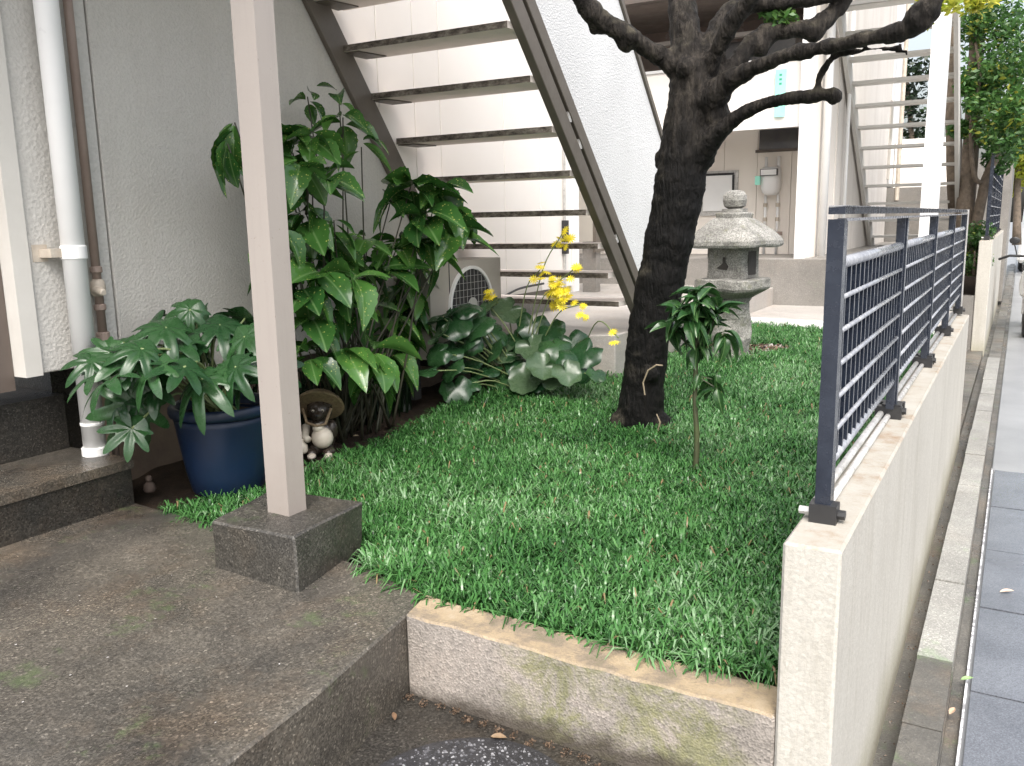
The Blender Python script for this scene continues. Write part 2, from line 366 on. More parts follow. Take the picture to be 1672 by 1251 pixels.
def smooth_path(pts, n=6):
    pts = [Vector(p) for p in pts]; out = []
    P_ = [pts[0] * 2 - pts[1]] + pts + [pts[-1] * 2 - pts[-2]]
    for i in range(1, len(P_) - 2):
        for j in range(n):
            t = j / n; a, b, c, d = P_[i - 1:i + 3]
            out.append(.5 * ((2 * b) + (c - a) * t + (2 * a - 5 * b + 4 * c - d) * t * t + (3 * b - a - 3 * c + d) * t ** 3))
    out.append(pts[-1]); return out
def npmesh(name, V, Fc, m, parent=None, attr=None, smooth=False):
    """Fc: (n,k) int array, every face k corners; attr: per-vertex float 'v'"""
    me = bpy.data.meshes.new(name); nf, k = Fc.shape
    me.vertices.add(len(V)); me.vertices.foreach_set('co', V.astype(np.float32).ravel())
    me.loops.add(nf * k); me.loops.foreach_set('vertex_index', Fc.astype(np.int32).ravel())
    me.polygons.add(nf); me.polygons.foreach_set('loop_start', np.arange(0, nf * k, k, dtype=np.int32))
    if smooth: me.polygons.foreach_set('use_smooth', np.ones(nf, bool))
    me.update(calc_edges=True)
    if attr is not None:
        at = me.attributes.new('v', 'FLOAT', 'POINT'); at.data.foreach_set('value', attr.astype(np.float32))
    me.materials.append(m)
    o = bpy.data.objects.new(name, me); COL.objects.link(o)
    if parent: o.parent = parent
    return o
def copy_tree(o, parent=None, off=None):
    c = o.copy(); COL.objects.link(c)
    if parent: c.parent = parent
    if off is not None: c.location = Vector(o.location) + Vector(off)
    for ch in o.children: copy_tree(ch, c)
    return c

# ================================================================== THE SETTING
def sheet(x0, x1, y0, y1, nx, ny, zf, name, m, parent=None):
    xs = np.linspace(x0, x1, nx); ys = np.linspace(y0, y1, ny)
    V = np.array([(x, y, zf(x, y)) for y in ys for x in xs])
    i = np.arange((ny - 1) * (nx - 1)); r = i // (nx - 1) * nx + i % (nx - 1)
    return npmesh(name, V, np.stack([r, r + 1, r + nx + 1, r + nx], 1), m, parent, smooth=True)
# ground far and wide
tag(obj('ground', bx(-60, 60, -40, 160, -1.2, -.62), MT['road_pale']), kind='structure')
# street: wet slabs near the wall, then pale paving
road = obj('road', bx(-.045, 6, -3, 60, -.62, -.560), MT['road_pale']); tag(road, kind='structure')
tag(obj('far_paving', bx(-.04, 6, 5.87, 60, -.559, -.545), MT['road_pale'], road))
ys = [-.6, .1, .8, 1.5, 2.25, 2.994, 3.704, 4.398, 5.093, 5.86]
for a, b in zip(ys, ys[1:]):
    for c in range(3):
        t = random.uniform(-.002, .002)
        obj('street_slab', bx(-.028 + c * .62, .584 + c * .62, a + .006, b - .006, -.60, -.54 + t), MT['road_wet'], road, bevel=.004)
obj('white_edge_line', bx(-.046, -.039, -1, 5.9, -.60, -.546), MT['worn_line'], road)
# gutter strip and kerb stones
gut = obj('gutter', bx(-.262, -.035, -3, 30, -.61, -.565), MT['gutter']); tag(gut, kind='structure')
kerb = tag(obj('kerb', bx(-.198, -.085, -3, 30, -.60, -.52), MT['gutter']), kind='structure')
yk = [1.4, 1.98, 2.57, 3.03, 3.74, 4.5, 5.2, 5.9, 6.6, 7.3, 8.0, 8.7, 9.4, 10.1]
for i, (a, b) in enumerate(zip(yk, yk[1:])):
    o = obj('kerb_stone', bx(-.193 + random.uniform(-.004, .004), -.088, a + .004, b - .004, -.56, -.47 + random.uniform(-.004, .004)), MT['gutter'] if i in (1, 2) else MT['kerb'], kerb, bevel=.012)
# raised yard mass under everything (soil behind the walls)
tag(obj('garden_soil_mass', bx(-7, -.40, 1.95, 7.3, -1.0, -.09), MT['dirt']), kind='structure')
# slab in front of the stoop
slab_pts = [(-1.225, .0), (-1.226, .993), (-1.245, 1.266), (-1.307, 1.668), (-1.34, 1.79), (-1.62, 1.88), (-2.3, 1.93), (-2.62, 1.945), (-3.4, 2.0), (-3.4, .0)]
tag(obj('entrance_slab', prism(slab_pts, -.6, 0), MT['slab'], bevel=.006), kind='structure')
# lower landing, falling towards the street
bm = hexa(B(), [(-3, -.6, -.9), (-.27, -.6, -.9), (-.27, 1.9, -.9), (-3, 1.9, -.9)], [(-3, -.6, -.14), (-.27, -.6, -.27), (-.27, 1.9, -.27), (-3, 1.9, -.14)])
tag(obj('lower_landing', bm, MT['slab_dark']), kind='structure')
def lz(x): return -.14 - .13 * (x + 3) / 2.73
# patio behind the lawn
tag(obj('patio', prism([(-3.4, 4.6), (-2.62, 4.57), (-2.05, 4.75), (-2.05, 7.4), (-2.05, 9.5), (-7, 9.5), (-7, 4.6)], -.2, .32), MT['patio'], bevel=.006), kind='structure')
tag(obj('lower_patio', prism([(-2.05, 7.36), (-.4, 7.12), (-.4, 8.62), (-2.05, 8.62)], -.2, .15), MT['patio'], bevel=.005), kind='structure')
tag(obj('patio_edge', prism([(-2.05, 7.30), (-.4, 7.06), (-.4, 7.115), (-2.05, 7.355)], -.2, .165), MT['white'], bevel=.004), kind='structure')
tag(obj('rear_plinth', prism([(-7, 8.6), (-1.55, 8.6), (-1.55, 14), (-7, 14)], -.3, .60), MT['plinth'], bevel=.01), kind='structure')
tag(obj('side_lane', bx(-3, -.262, 6.5, 10.8, -.62, -.5), MT['gutter']), kind='structure')

# soil bed
def soilz(x, y): return -.015 + .035 * noise.noise((x * 2.3, y * 2.3, 0)) + .012 * noise.noise((x * 9, y * 9, 3)) + .03 * max(0, min(1, (y - 2.2) / 2))
tag(sheet(-3.3, -1.9, 1.9, 4.9, 80, 150, soilz, 'soil_bed', MT['dirt']), kind='structure')
def lawnz(x, y): return -.035 + .02 * max(0, y - 1.8) - .03 * max(0, (x + 1.2)) * max(0, (2.6 - y)) + .012 * noise.noise((x * 2, y * 2, 5))
tag(sheet(-2.75, -.385, 1.80, 7.12, 60, 120, lambda x, y: lawnz(x, y) - .004, 'lawn_soil', MT['dirt']), kind='structure')

# ---------------- planter front wall and street wall
ft = [(-1.307, 1.668, 0.002), (-.37, 1.702, -.034), (-.37, 1.83, -.036), (-1.335, 1.795, 0.0)]
bm = hexa(B(), [(p[0], p[1], -.5) for p in ft], ft)
bmesh.ops.subdivide_edges(bm, edges=[e for e in bm.edges if abs(e.verts[0].co.x - e.verts[1].co.x) > .5], cuts=40, use_grid_fill=True)
for v in bm.verts:
    if v.co.z > -.1: v.co += Vector((0, .003, .004)) * noise.noise(v.co * 14)
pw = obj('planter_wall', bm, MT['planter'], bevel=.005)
tag(pw, 'low pebble dashed planter wall with mossy face and yellowish top in front of the lawn', 'wall')
def streetwall(y0, y1, z0t, z1t, x0, x1, name):
    bm = hexa(B(), [(x0, y0, -.9), (x1, y0, -.9), (x1, y1, -.9), (x0, y1, -.9)], [(x0, y0, z0t), (x1, y0, z0t), (x1, y1, z1t), (x0, y1, z1t)])
    return obj(name, bm, MT['street_wall'], bevel=.006)
sw = streetwall(1.70, 6.47, .355, .335, -.368, -.255, 'street_wall')
tag(sw, 'cream rendered garden wall beside the street, carrying the near dark fence', 'wall')
sw2 = streetwall(10.75, 26, .70, .70, -.385, -.255, 'street_wall')
tag(sw2, 'farther cream garden wall beyond the gap, carrying the small distant fence', 'wall')
npw = obj('planter_wall', bx(-1.9, -.39, 10.75, 10.9, -.6, .10), MT['plinth'], bevel=.01)
tag(npw, 'plain grey low planter wall beyond the side lane with a bush on it', 'wall')
tag(obj('far_garden_ground', bx(-6, -.39, 10.905, 26, -.4, .06), MT['dirt']), kind='structure')

# ================================================================== LEFT BUILDING
LX = -3.0
lb = thing('apartment_building', 'grey stucco apartment building on the left with cream siding above its stairs', 'building', (LX, 2, 0))
def lpart(name, bm, m, bevel=0, **k):
    for v in bm.verts: v.co -= Vector((LX, 2, 0))
    return obj(name, bm, m, lb, bevel=bevel, **k)
def wallpoly(yz, x0=LX - .25, x1=LX):
    return hexa(B(), [(x0, y, z) for y, z in yz], [(x1, y, z) for y, z in yz])
lpart('stucco_panel', wallpoly([(1.80, .495), (2.118, .495), (2.118, 4.2), (1.80, 4.2)]), MT['stucco_grey'], .004)
# stair line on the wall: z = a - b*y
def sline(y): return 1.975 + (3.40 - y) * 1.325
lpart('stucco_panel', wallpoly([(2.126, .37), (4.55, .37), (4.55, sline(4.55)), (2.126, sline(2.126))]), MT['stucco_smooth'], .004)  # greyer cladding cut along the stairs also paints the shade beneath them
jo = [2.126, 2.9, 3.35, 3.80, 4.12, 4.37, 5.1, 5.6, 6.1]
for a, b in zip(jo, jo[1:]):
    za = sline(a + .003) if a < 4.5 else .495; zb = sline(b - .003) if b < 4.56 else .495
    if a < 4.56 < b:
        pts = [(a + .003, za + .004), (4.553, sline(4.553) + .004), (4.553, .495), (b - .003, .495), (b - .003, 4.2), (a + .003, 4.2)]
    else: pts = [(a + .003, za + .004), (b - .003, zb + .004), (b - .003, 4.2), (a + .003, 4.2)]
    lpart('siding_panel', wallpoly(pts, LX - .25, LX - .002), MT['siding'], .002)
lpart('wall_core', bx(-7, LX - .253, 2.13, 6.1, .3, 4.2), MT['slot'])
lpart('corner_trim', bx(LX - .25, LX + .012, 1.735, 1.797, .49, 4.2), MT['trim'], .004)
lpart('corner_trim', bx(LX - .25, LX + .015, 6.1, 6.2, .45, 4.2), MT['white'], .004)
lpart('end_wall', bx(-7, LX - .255, 6.1, 6.19, .3, 4.2), MT['siding'])
lpart('door_jamb', bx(LX - .25, LX - .06, 1.2, 1.733, .44, 4.2), MT['brown_panel'], .004)
lpart('foundation', bx(-4, LX - .20, 1.95, 2.118, -.3, .494), MT['slab_dark'])
lpart('foundation', bx(-4, LX - .08, 2.12, 4.55, -.3, .369), simple('brown_foundation', (.20, .15, .11), (.12, .09, .07), 5, .8, .4), .004)
lpart('foundation', bx(-4, LX - .10, 4.55, 6.1, -.3, .49), MT['plinth'])
lpart('door_step', bx(LX - .7, LX - .12, .5, 1.945, .1, .385), MT['slab_dark'], .008)
# stoop
stoop = obj('entrance_step', bx(-3.4, -2.76, .2, 1.945, -.1, .135), MT['slab_dark']); tag(stoop, kind='structure')
obj('step_top', bx(-3.4, -2.752, .2, 1.953, .137, .172), MT['slab'], stoop, bevel=.008)

# downpipe
dp = thing('downpipe', 'thick pale grey downpipe standing on the entrance step', 'pipe', (-2.93, 1.925, .17))
cx_, cy_ = 0, 0
obj('pipe', lathe(B(), [(.040, 0), (.040, 3.4)], seg=28), MT['pvc'], dp, smooth=False)
for p in dp.children: p.data.polygons.foreach_set('use_smooth', [len(f.vertices) == 4 for f in p.data.polygons])
for z0, z1, r in ((.0, .035, .047), (.115, .13, .0425), (.725, .775, .045)):
    obj('collar', lathe(B(), [(r - .003, z0), (r, z0 + .004), (r, z1 - .004), (r - .003, z1)], seg=28), MT['pvc'], dp)
br = obj('bracket', bx(-.07, .0, -.085, -.036, .735, .765), MT['cream_metal'], dp, bevel=.004)
obj('bracket_plate', bx(-.085, -.068, -.11, -.055, .72, .78), MT['cream_metal'], br, bevel=.003)
gp = thing('gas_pipe', 'thin brown gas pipe with a valve next to the downpipe', 'pipe', (-2.965, 2.03, .5))
obj('pipe', tube(B(), [(0, 0, 0), (0, 0, 3)], .0165, 16), MT['brown_pipe'], gp, smooth=True)
obj('pipe', tube(B(), [(0, .002, -.52), (0, 0, .05)], .013, 12), MT['brown_pipe'], gp, smooth=True)
for z0, z1, r in ((.06, .12, .024), (.2, .225, .022), (.34, .365, .022), (-.02, .02, .021)):
    obj('coupling', lathe(B(), [(r - .004, z0), (r, z0 + .004), (r, z1 - .004), (r - .004, z1)], seg=18), MT['brown_pipe'], gp)
vv = obj('valve', lathe(B(), [(.012, .25), (.024, .262), (.028, .285), (.024, .31), (.012, .322)], seg=18), MT['cream_metal'], gp, smooth=True)
obj('valve_cap', tube(B(), [(.01, -.02, .28), (.045, -.012, .27), (.05, -.012, .269)], [.014, .014, .010], 12), MT['cream_metal'], vv, smooth=False)

# ================================================================== SUPPORT POST + FOOTING
pt = thing('support_post', 'pinkish beige square steel post standing on a mossy concrete block', 'post', (-1.85, 1.82, 0))
def rel(bm, o):
    for v in bm.verts: v.co -= Vector(o.location)
    return bm
blk = hexa(B(), [(-1.65, 1.636, -.02), (-1.725, 2.0, -.02), (-2.08, 1.985, -.02), (-2.016, 1.665, -.02)], [(-1.675, 1.66, .155), (-1.70, 1.985, .155), (-2.06, 1.955, .157), (-1.985, 1.64, .155)])
bmesh.ops.subdivide_edges(blk, edges=blk.edges[:], cuts=8, use_grid_fill=True)
for v in blk.verts: v.co += .006 * Vector((noise.noise(v.co * 9), noise.noise(v.co * 9 + Vector((5, 0, 0))), noise.noise(v.co * 9 + Vector((0, 7, 0))) * .6))
obj('concrete_footing', rel(blk, pt), MT['block'], pt, bevel=.006)
obj('shaft', rel(bx(-1.892, -1.806, 1.775, 1.848, .10, 2.72), pt), MT['post'], pt, bevel=.003)

# ================================================================== STAIRCASE
st = thing('outdoor_staircase', 'open tread outdoor staircase rising towards the viewer with brown stringers and white guard', 'staircase', (-2.5, 5, .32))
def sp(name, bm, m, par=None, bevel=0, **k):
    for v in bm.verts: v.co -= Vector(st.location)
    return obj(name, bm, m, par or st, bevel=bevel, **k)
TR = [(3.499, 1.871), (3.702, 1.666), (3.915, 1.456), (4.11, 1.253), (4.302, 1.055), (4.455, .87), (4.595, .698), (4.752, .520)]
TR = [(3.297, 2.07), (3.09, 2.27), (2.89, 2.47)][::-1] + TR
trd = None
for y, z in TR:
    bm = bx(-2.985, -2.03, y, y + .235, z - .030, z)
    sp('tread', bm, MT['tread'], bevel=.004)
    if z < 2.3 and z > 1: sp('tread_end_shade', hexa(B(), [(-2.99, y + .02, z - .036), (-2.99, y + .2, z - .036), (-2.86, y + .2, z - .036), (-2.89, y + .02, z - .036)], [(-2.99, y + .02, z - .0305), (-2.99, y + .2, z - .0305), (-2.86, y + .2, z - .0305), (-2.89, y + .02, z - .0305)]), MT['brown_paint'])  # thin dark plate stands in for the shadow at the tread's wall end
# outer stringer: a channel between two parallel slopes on plane X=-2
sl_ = lambda y: 1.965 - (y - 3.568) * 1.023     # slope through the stringer's middle line
def strip(x0, x1, o0, o1, ya=2.2, yb=4.95, f=sl_, zend=.42):
    """band parallel to the slope, offsets o0<o1 measured vertically"""
    pts = [(ya, f(ya) + o0), (yb, f(yb) + o0), (yb, f(yb) + o1), (ya, f(ya) + o1)]
    return hexa(B(), [(x0, y, z) for y, z in pts], [(x1, y, z) for y, z in pts])
sp('stringer', strip(-2.03, -2.018, -.115, .115), MT['slot'])  # near-black web paints the shade within the channel
sp('stringer_flange', strip(-2.03, -1.985, -.14, -.012, yb=5.12), MT['brown_paint'], bevel=.003)
sp('stringer_flange', strip(-2.03, -1.985, .028, .135, yb=5.12), MT['brown_paint'], bevel=.003)
for y in (4.02, 4.14, 4.62):
    sp('clip', bx(-2.03, -1.99, y, y + .035, sl_(y) - .02, sl_(y) + .035), MT['alu'])
wl_ = lambda y: sline(y)
sp('stringer', strip(-2.998, -2.97, -.14, .09, ya=2.2, yb=4.9, f=wl_), MT['brown_paint'], bevel=.003)
sp('guard_panel', strip(-2.028, -2.0, .14, 1.33, ya=2.2, yb=5.5), MT['guard'])
sp('guard_rail', strip(-2.04, -1.985, 1.335, 1.375, ya=2.2, yb=5.55), MT['brown_paint'])
sp('guard_post', bx(-2.035, -1.99, 5.5, 5.54, .32, 1.40), MT['brown_paint'])
sp('landing_floor', bx(-2.99, -1.6, 1.0, 2.95, 2.58, 2.70), MT['tread'], bevel=.004)
sp('landing_beam', bx(-2.99, -1.6, .93, .998, 2.50, 2.74), MT['brown_paint'], bevel=.004)

# ================================================================== AIR CONDITIONER
ac = thing('air_conditioner', 'ivory outdoor air conditioner unit with round fan grille under the stairs', 'air conditioner', (-2.87, 4.22, .22))
def rel2(o, name, bm, m, par=None, **k):
    for v in bm.verts: v.co -= Vector(o.location)
    return obj(name, bm, m, par or o, **k)
rel2(ac, 'casing', bx(-2.99, -2.75, 3.85, 4.60, .255, .785), MT['ac'], bevel=.01)
rel2(ac, 'foot', bx(-3.0, -2.74, 3.95, 4.0, .20, .253), MT['black'])
rel2(ac, 'foot', bx(-3.0, -2.74, 4.45, 4.5, .20, .253), MT['black'])
fy, fz, fr = 4.25, .52, .215
def ringx(x, r0, r1, seg=40, th=.008):
    bm = B()
    for j in range(seg):
        a, b = 2 * math.pi * j / seg, 2 * math.pi * (j + 1) / seg
        q = [(fy + r * math.cos(t), fz + r * math.sin(t)) for r, t in ((r0, a), (r1, a), (r1, b), (r0, b))]
        hexa(bm, [(x, *p) for p in q], [(x + th, *p) for p in q])
    return bm
def discx(x, r, seg=40): return hexa(B(), [(x, fy + r * math.cos(2 * math.pi * j / seg), fz + r * math.sin(2 * math.pi * j / seg)) for j in range(seg)], [(x + .004, fy + r * math.cos(2 * math.pi * j / seg), fz + r * math.sin(2 * math.pi * j / seg)) for j in range(seg)])
rel2(ac, 'fan_recess_shade', discx(-2.748, fr), MT['ac_dark'])  # flat dark disc painted as the shade behind the grille
g = rel2(ac, 'fan_grille', ringx(-2.748, fr, fr + .018, th=.016), MT['white'])
bm = B()
for i in range(1, 11): 
    z = fz - fr + i * 2 * fr / 11; w = math.sqrt(max(fr ** 2 - (z - fz) ** 2, 0)); tube(bm, [(-2.735, fy - w, z), (-2.735, fy + w, z)], .0013, 5)
for i in range(1, 11):
    y = fy - fr + i * 2 * fr / 11; w = math.sqrt(max(fr ** 2 - (y - fy) ** 2, 0)); tube(bm, [(-2.731, y, fz - w), (-2.731, y, fz + w)], .0013, 5)
rel2(ac, 'grille_wires', bm, MT['wire'], g)
rel2(ac, 'hub', discx(-2.735, .05, 20), MT['wire'])
rel2(ac, 'side_seam', bx(-2.751, -2.747, 4.035, 4.04, .26, .78), MT['ac_dark'])
bs = thing('black_stand', 'slim black metal upright at the near end of the air conditioner', 'stand', (-2.80, 3.76, .1))
rel2(bs, 'upright', bx(-2.82, -2.79, 3.73, 3.79, .05, .75), MT['black'], bevel=.004)
rel2(bs, 'cap', bx(-2.84, -2.77, 3.70, 3.81, .752, .775), MT['black'], bevel=.004)
rel2(bs, 'rail', bx(-2.775, -2.765, 3.735, 3.75, .3, .74), MT['alu'])
cb = tag(obj('cable', tube(B(), smooth_path([(-2.985, 4.62, .55), (-2.985, 4.95, .50), (-2.985, 5.25, .54), (-2.985, 5.6, .55)]), .008, 8), MT['black']), 'short dark cable running along the wall foot right of the air conditioner', 'cable')
vp = thing('wall_conduit', 'thin grey vertical conduit on the siding near the building corner', 'pipe', (-2.985, 5.95, .5))
rel2(vp, 'pipe', tube(B(), [(-2.985, 5.95, .5), (-2.985, 5.95, 3.9)], .010, 8), MT['alu'])
rel2(vp, 'junction', bx(-3.0, -2.96, 5.93, 5.97, .75, 1.0), MT['black'], bevel=.003)

# ================================================================== REAR BUILDING
rb = thing('apartment_building', 'second cream building behind the lawn with a white fascia and a gas meter wall', 'building', (-3, 9, .6))
rp = lambda name, bm, m, par=None, **k: rel2(rb, name, bm, m, par, **k)
for i in range(12):
    x = -6.1 + i * .36
    rp('siding_panel', bx(x, x + .355, 9.6, 9.75, .6, 2.2), MT['siding_dim'], bevel=.002)
rp('upper_wall', bx(-7, -1.8, 9.62, 9.8, 2.2, 5), MT['window_brown'])
rp('fascia_panel', bx(-6, -1.87, 8.72, 8.80, 1.845, 2.44), MT['siding'], bevel=.004)
rp('fascia_cap', bx(-6, -1.87, 8.70, 8.82, 2.443, 2.47), MT['white'])
rp('fascia_foot', bx(-6, -1.87, 8.70, 8.715, 1.83, 1.86), MT['white'])
rp('eave', bx(-6, -1.87, 8.3, 9.6, 3.02, 3.10), MT['eave'])
rp('gutter', bx(-6, -1.87, 8.2, 8.29, 3.02, 3.14), MT['eave'], bevel=.01)
rp('upper_storey_wall', bx(-6, -1.87, 8.6, 8.8, 3.12, 5), MT['white'])
rp('lintel', bx(-6, -1.87, 9.0, 9.08, 2.76, 2.80), MT['post'])
w1 = rp('window', bx(-3.2, -2.06, 9.2, 9.24, 2.45, 2.75), MT['glass'])
rp('window_frame', bx(-2.06, -2.0, 9.18, 9.26, 2.44, 2.78), MT['eave'])
w2 = rp('window', bx(-2.48, -2.05, 9.56, 9.598, 1.70, 1.90), MT['glass'])
rp('window_frame', bx(-2.52, -2.02, 9.57, 9.597, 1.67, 1.70), MT['eave'], w2)
rp('porch_post', bx(-1.87, -1.77, 8.62, 8.70, .6, 3.02), MT['white'], bevel=.003)
rp('corner_wall', bx(-1.87, -1.76, 8.8, 9.9, .6, 5), MT['siding_dim'], bevel=.004)
rp('side_wall', bx(-2.1, -1.75, 9.9, 14, .3, 5), MT['side_wall2'])
rp('side_post', tube(B(), [(-1.70, 9.05, .6), (-1.70, 9.05, 5)], .04, 16), MT['white'], smooth=True)
rp('thin_side_pipe', tube(B(), [(-1.70, 10.2, .6), (-1.70, 10.2, 5)], .02, 10), MT['pvc'], smooth=True)
rp('far_end_wall', bx(-7, -4.2, 8.62, 8.72, .6, 4), MT['siding'])
mb = thing('meter_box', 'pale grey electric meter cabinet in the passage seen through the stair', 'cabinet', (-3.54, 7.5, 1.2))
rel2(mb, 'cabinet', bx(-3.63, -3.47, 7.5, 7.72, .80, 1.64), MT['ac'], bevel=.006)
rel2(mb, 'dark_side', bx(-3.468, -3.44, 7.5, 7.7, .70, 1.64), MT['brown_paint'])
rel2(mb, 'stand', bx(-3.6, -3.46, 7.55, 7.65, .32, .795), MT['plinth'])
hb = thing('wall_hatch', 'grey recessed utility hatch on the beige wall behind the lantern', 'hatch', (-2.9, 9.58, 1.25))
rel2(hb, 'frame', bx(-3.12, -2.70, 9.575, 9.598, 1.02, 1.50), MT['alu'], bevel=.003)
rel2(hb, 'door', bx(-3.08, -2.76, 9.56, 9.574, 1.07, 1.45), MT['pvc'], bevel=.003)
rel2(hb, 'door_edge', bx(-3.1, -2.74, 9.555, 9.572, 1.452, 1.475), MT['black'])
rel2(hb, 'door_edge', bx(-2.757, -2.737, 9.555, 9.572, 1.1, 1.45), MT['black'])
gm = thing('gas_meter', 'white gas meter with two pipes on the beige rear wall', 'meter', (-2.34, 9.55, 1.4))
rel2(gm, 'body', lathe(B(), [(.05, 1.22), (.085, 1.25), (.10, 1.31), (.10, 1.40), (.095, 1.49), (.085, 1.51)], (-2.33, 9.52, 0), 24, 3), MT['white'], smooth=True)
rel2(gm, 'dial_cap', bx(-2.42, -2.24, 9.40, 9.43, 1.42, 1.49), MT['black'], bevel=.003)
rel2(gm, 'dial_plate', bx(-2.41, -2.25, 9.392, 9.399, 1.427, 1.483), MT['white'])
for x in (-2.39, -2.26):
    rel2(gm, 'pipe', tube(B(), [(x, 9.53, 1.5), (x, 9.53, 1.62)], .016, 10), MT['white'], smooth=True)
    rel2(gm, 'pipe', tube(B(), [(x, 9.55, 1.25), (x, 9.55, .6)], .014, 10), MT['white'], smooth=True)
    for z in (.95, 1.1): rel2(gm, 'coupling', tube(B(), [(x, 9.55, z), (x, 9.55, z + .04)], .022, 10), MT['cream_metal'])
rel2(gm, 'valve', bx(-2.30, -2.2, 9.51, 9.55, .80, .84), MT['brown_pipe'], bevel=.006)
rel2(gm, 'green_tag', bx(-2.47, -2.42, 9.40, 9.44, 1.33, 1.42), MT['green_sign'], bevel=.01)
tag(obj('banner', bx(-2.12, -2.02, 8.69, 8.697, 1.93, 2.36), MT['green_sign']), 'pale green vertical notice strip on the white fascia', 'notice')
for z in (2.30, 2.26, 2.22):
    obj('printed_mark', bx(-2.085, -2.06, 8.6885, 8.6895, z, z + .02), simple('green_print', (.06, .42, .26)), [o for o in COL.objects if o.name == 'banner'][0])
pc = tag(obj('rear_pipe', tube(B(), [(-4.2, 8.55, .70), (-2.6, 8.55, .70)], .012, 8), MT['pvc']), 'thin horizontal pipe low on the wall behind the trunk', 'pipe')

# ---- second staircase and its surroundings
st2 = thing('outdoor_staircase', 'distant open staircase with thin pale treads and a brown grey stringer', 'staircase', (-1.2, 11, 0))
s2 = lambda name, bm, m, **k: rel2(st2, name, bm, m, **k)
f2 = lambda y: 2.58 - (y - 9.95) * .80
pts = [(9.3, f2(9.3) - .12), (12.7, f2(12.7) - .12), (12.7, f2(12.7) + .14), (9.3, f2(9.3) + .14)]
s2('stringer', hexa(B(), [(-1.72, y, z) for y, z in pts], [(-1.68, y, z) for y, z in pts]), MT['trim'])
s2('stringer', hexa(B(), [(-.70, y, z) for y, z in pts], [(-.66, y, z) for y, z in pts]), MT['trim'])
for k in range(13):
    y = 9.4 + k * .26; s2('tread', bx(-1.68, -.70, y, y + .22, f2(y) - .03, f2(y)), MT['trim'])
s2('landing_floor', bx(-1.7, -.62, 8.6, 9.45, 3.0, 3.14), MT['white'])
ps2 = thing('support_post', 'white square post holding the distant staircase landing', 'post', (-.74, 8.75, 0))
rel2(ps2, 'shaft', bx(-.80, -.66, 8.72, 8.86, .12, 3.0), MT['white'], bevel=.004)
rel2(ps2, 'footing', bx(-.9, -.56, 8.6, 8.95, -.5, .118), MT['plinth'], bevel=.01)
fb = thing('house', 'bright white house beyond the distant staircase with grey block base', 'house', (-2, 15, 0))
rel2(fb, 'wall', bx(-6, -1.75, 14.2, 15, 1.4, 6), MT['white'])
rel2(fb, 'wall', bx(-1.74, -.95, 14.6, 15, 1.2, 2.1), MT['siding'])
rel2(fb, 'base', bx(-3, -.75, 14.1, 14.6, 0, 1.38), MT['plinth'])
rel2(fb, 'drainpipe', tube(B(), [(-1.62, 14.1, 1.2), (-1.62, 14.1, 4.2)], .03, 8), MT['cream_metal'])
rel2(fb, 'meter_cupboard', bx(-2.1, -1.74, 13.9, 14.15, 1.5, 2.6), MT['ac'], bevel=.01)
fh = tag(obj('house', bx(-2.4, -.2, 17, 20, -.5, 1.9), MT['plinth']), 'grey block wall of a farther house behind the vine clad tree', 'house')

# ================================================================== FENCES
def fence(loc, y0, npan, pitch, zb, top, mid, low, label, far=False, xw=0):
    t = thing('garden_fence', label, 'fence', loc)
    X = 0
    y1 = y0 + npan * pitch
    d, w = MT['dark_metal'], MT['wet_glint']
    obj('top_rail', bx(-.016, .016, y0 - .016, y1, top - .010, top + .004), d, t, bevel=.003)
    obj('rail_glint_top', bx(-.017, .017, y0 - .01, y1, top + .005, top + .007), w, t)  # thin pale strip paints the highlight along the rail top
    obj('rail_glint_low', bx(-.004, .019, y0 + .02, y1, top - .024, top - .018), w, t)  # second pale strip paints the bright line under the rail
    for i in range(npan + 1):
        y = y0 + i * pitch
        obj('post', bx(-.016, .016, y - .016, y + .016, zb + .012, top - .02), d, t, bevel=.003)
        b_ = obj('post_bracket', bx(-.026, .03, y - .024, y + .02, zb - .003, zb + .045), MT['black'], t, bevel=.008)
        obj('bolt', tube(B(), [(.03, y, zb + .022), (.045, y, zb + .022)], .011, 8), MT['black'], b_)
        obj('bolt', tube(B(), [(-.05, y, zb + .022), (-.027, y, zb + .022)], .009, 8), MT['alu'], b_)
    for i in range(npan):
        a, b = y0 + i * pitch + .05, y0 + (i + 1) * pitch - .05
        obj('panel_stile', bx(-.012, .012, a - .022, a, zb + .035, top - .02), d, t)
        obj('panel_stile', bx(-.012, .012, b, b + .022, zb + .035, top - .02), d, t)
        obj('mid_rail', tube(B(), [(0, a, mid), (0, b, mid)], .013, 10), w, t, smooth=True)
        obj('low_rail', tube(B(), [(0, a, low), (0, b, low)], .011, 10), w, t, smooth=True)
        nb = 16; first = None
        for k in range(nb):
            y = a + (b - a) * (k + .7) / (nb + .4)
            if first is None:
                first = obj('upright_bar', bx(-.024, .007, -.006, .006, low + .005, mid - .005), d, t); first.location = (0, y, 0)
            else:
                c = first.copy(); COL.objects.link(c); c.parent = t; c.location = (0, y, 0)
        for k in range(1, 6):
            z = mid + (low - mid) * k / 6
            obj('crossbar', tube(B(), [(.009, a, z), (.009, b, z)], .0055, 8), w, t, smooth=True)
    return t
fx = -.322
f1 = fence((fx, 0, 0), 1.87, 4, 1.13, .350, 1.012, .902, .475, 'dark navy steel fence with close bars on the near street wall')
ep = obj('end_post', bx(-.02, .022, 6.405, 6.445, .335, 1.02), MT['alu'], f1, bevel=.003)  # pale colour stands for light reflected by the post
f2_ = fence((-.32, 0, 0), 10.9, 4, 1.3, .705, 1.62, 1.5, .85, 'small distant dark fence on the farther street wall')
ct = thing('conduit_pair', 'pair of pale tubes lying along the foot of the near fence', 'pipes', (fx, 1.9, .37))
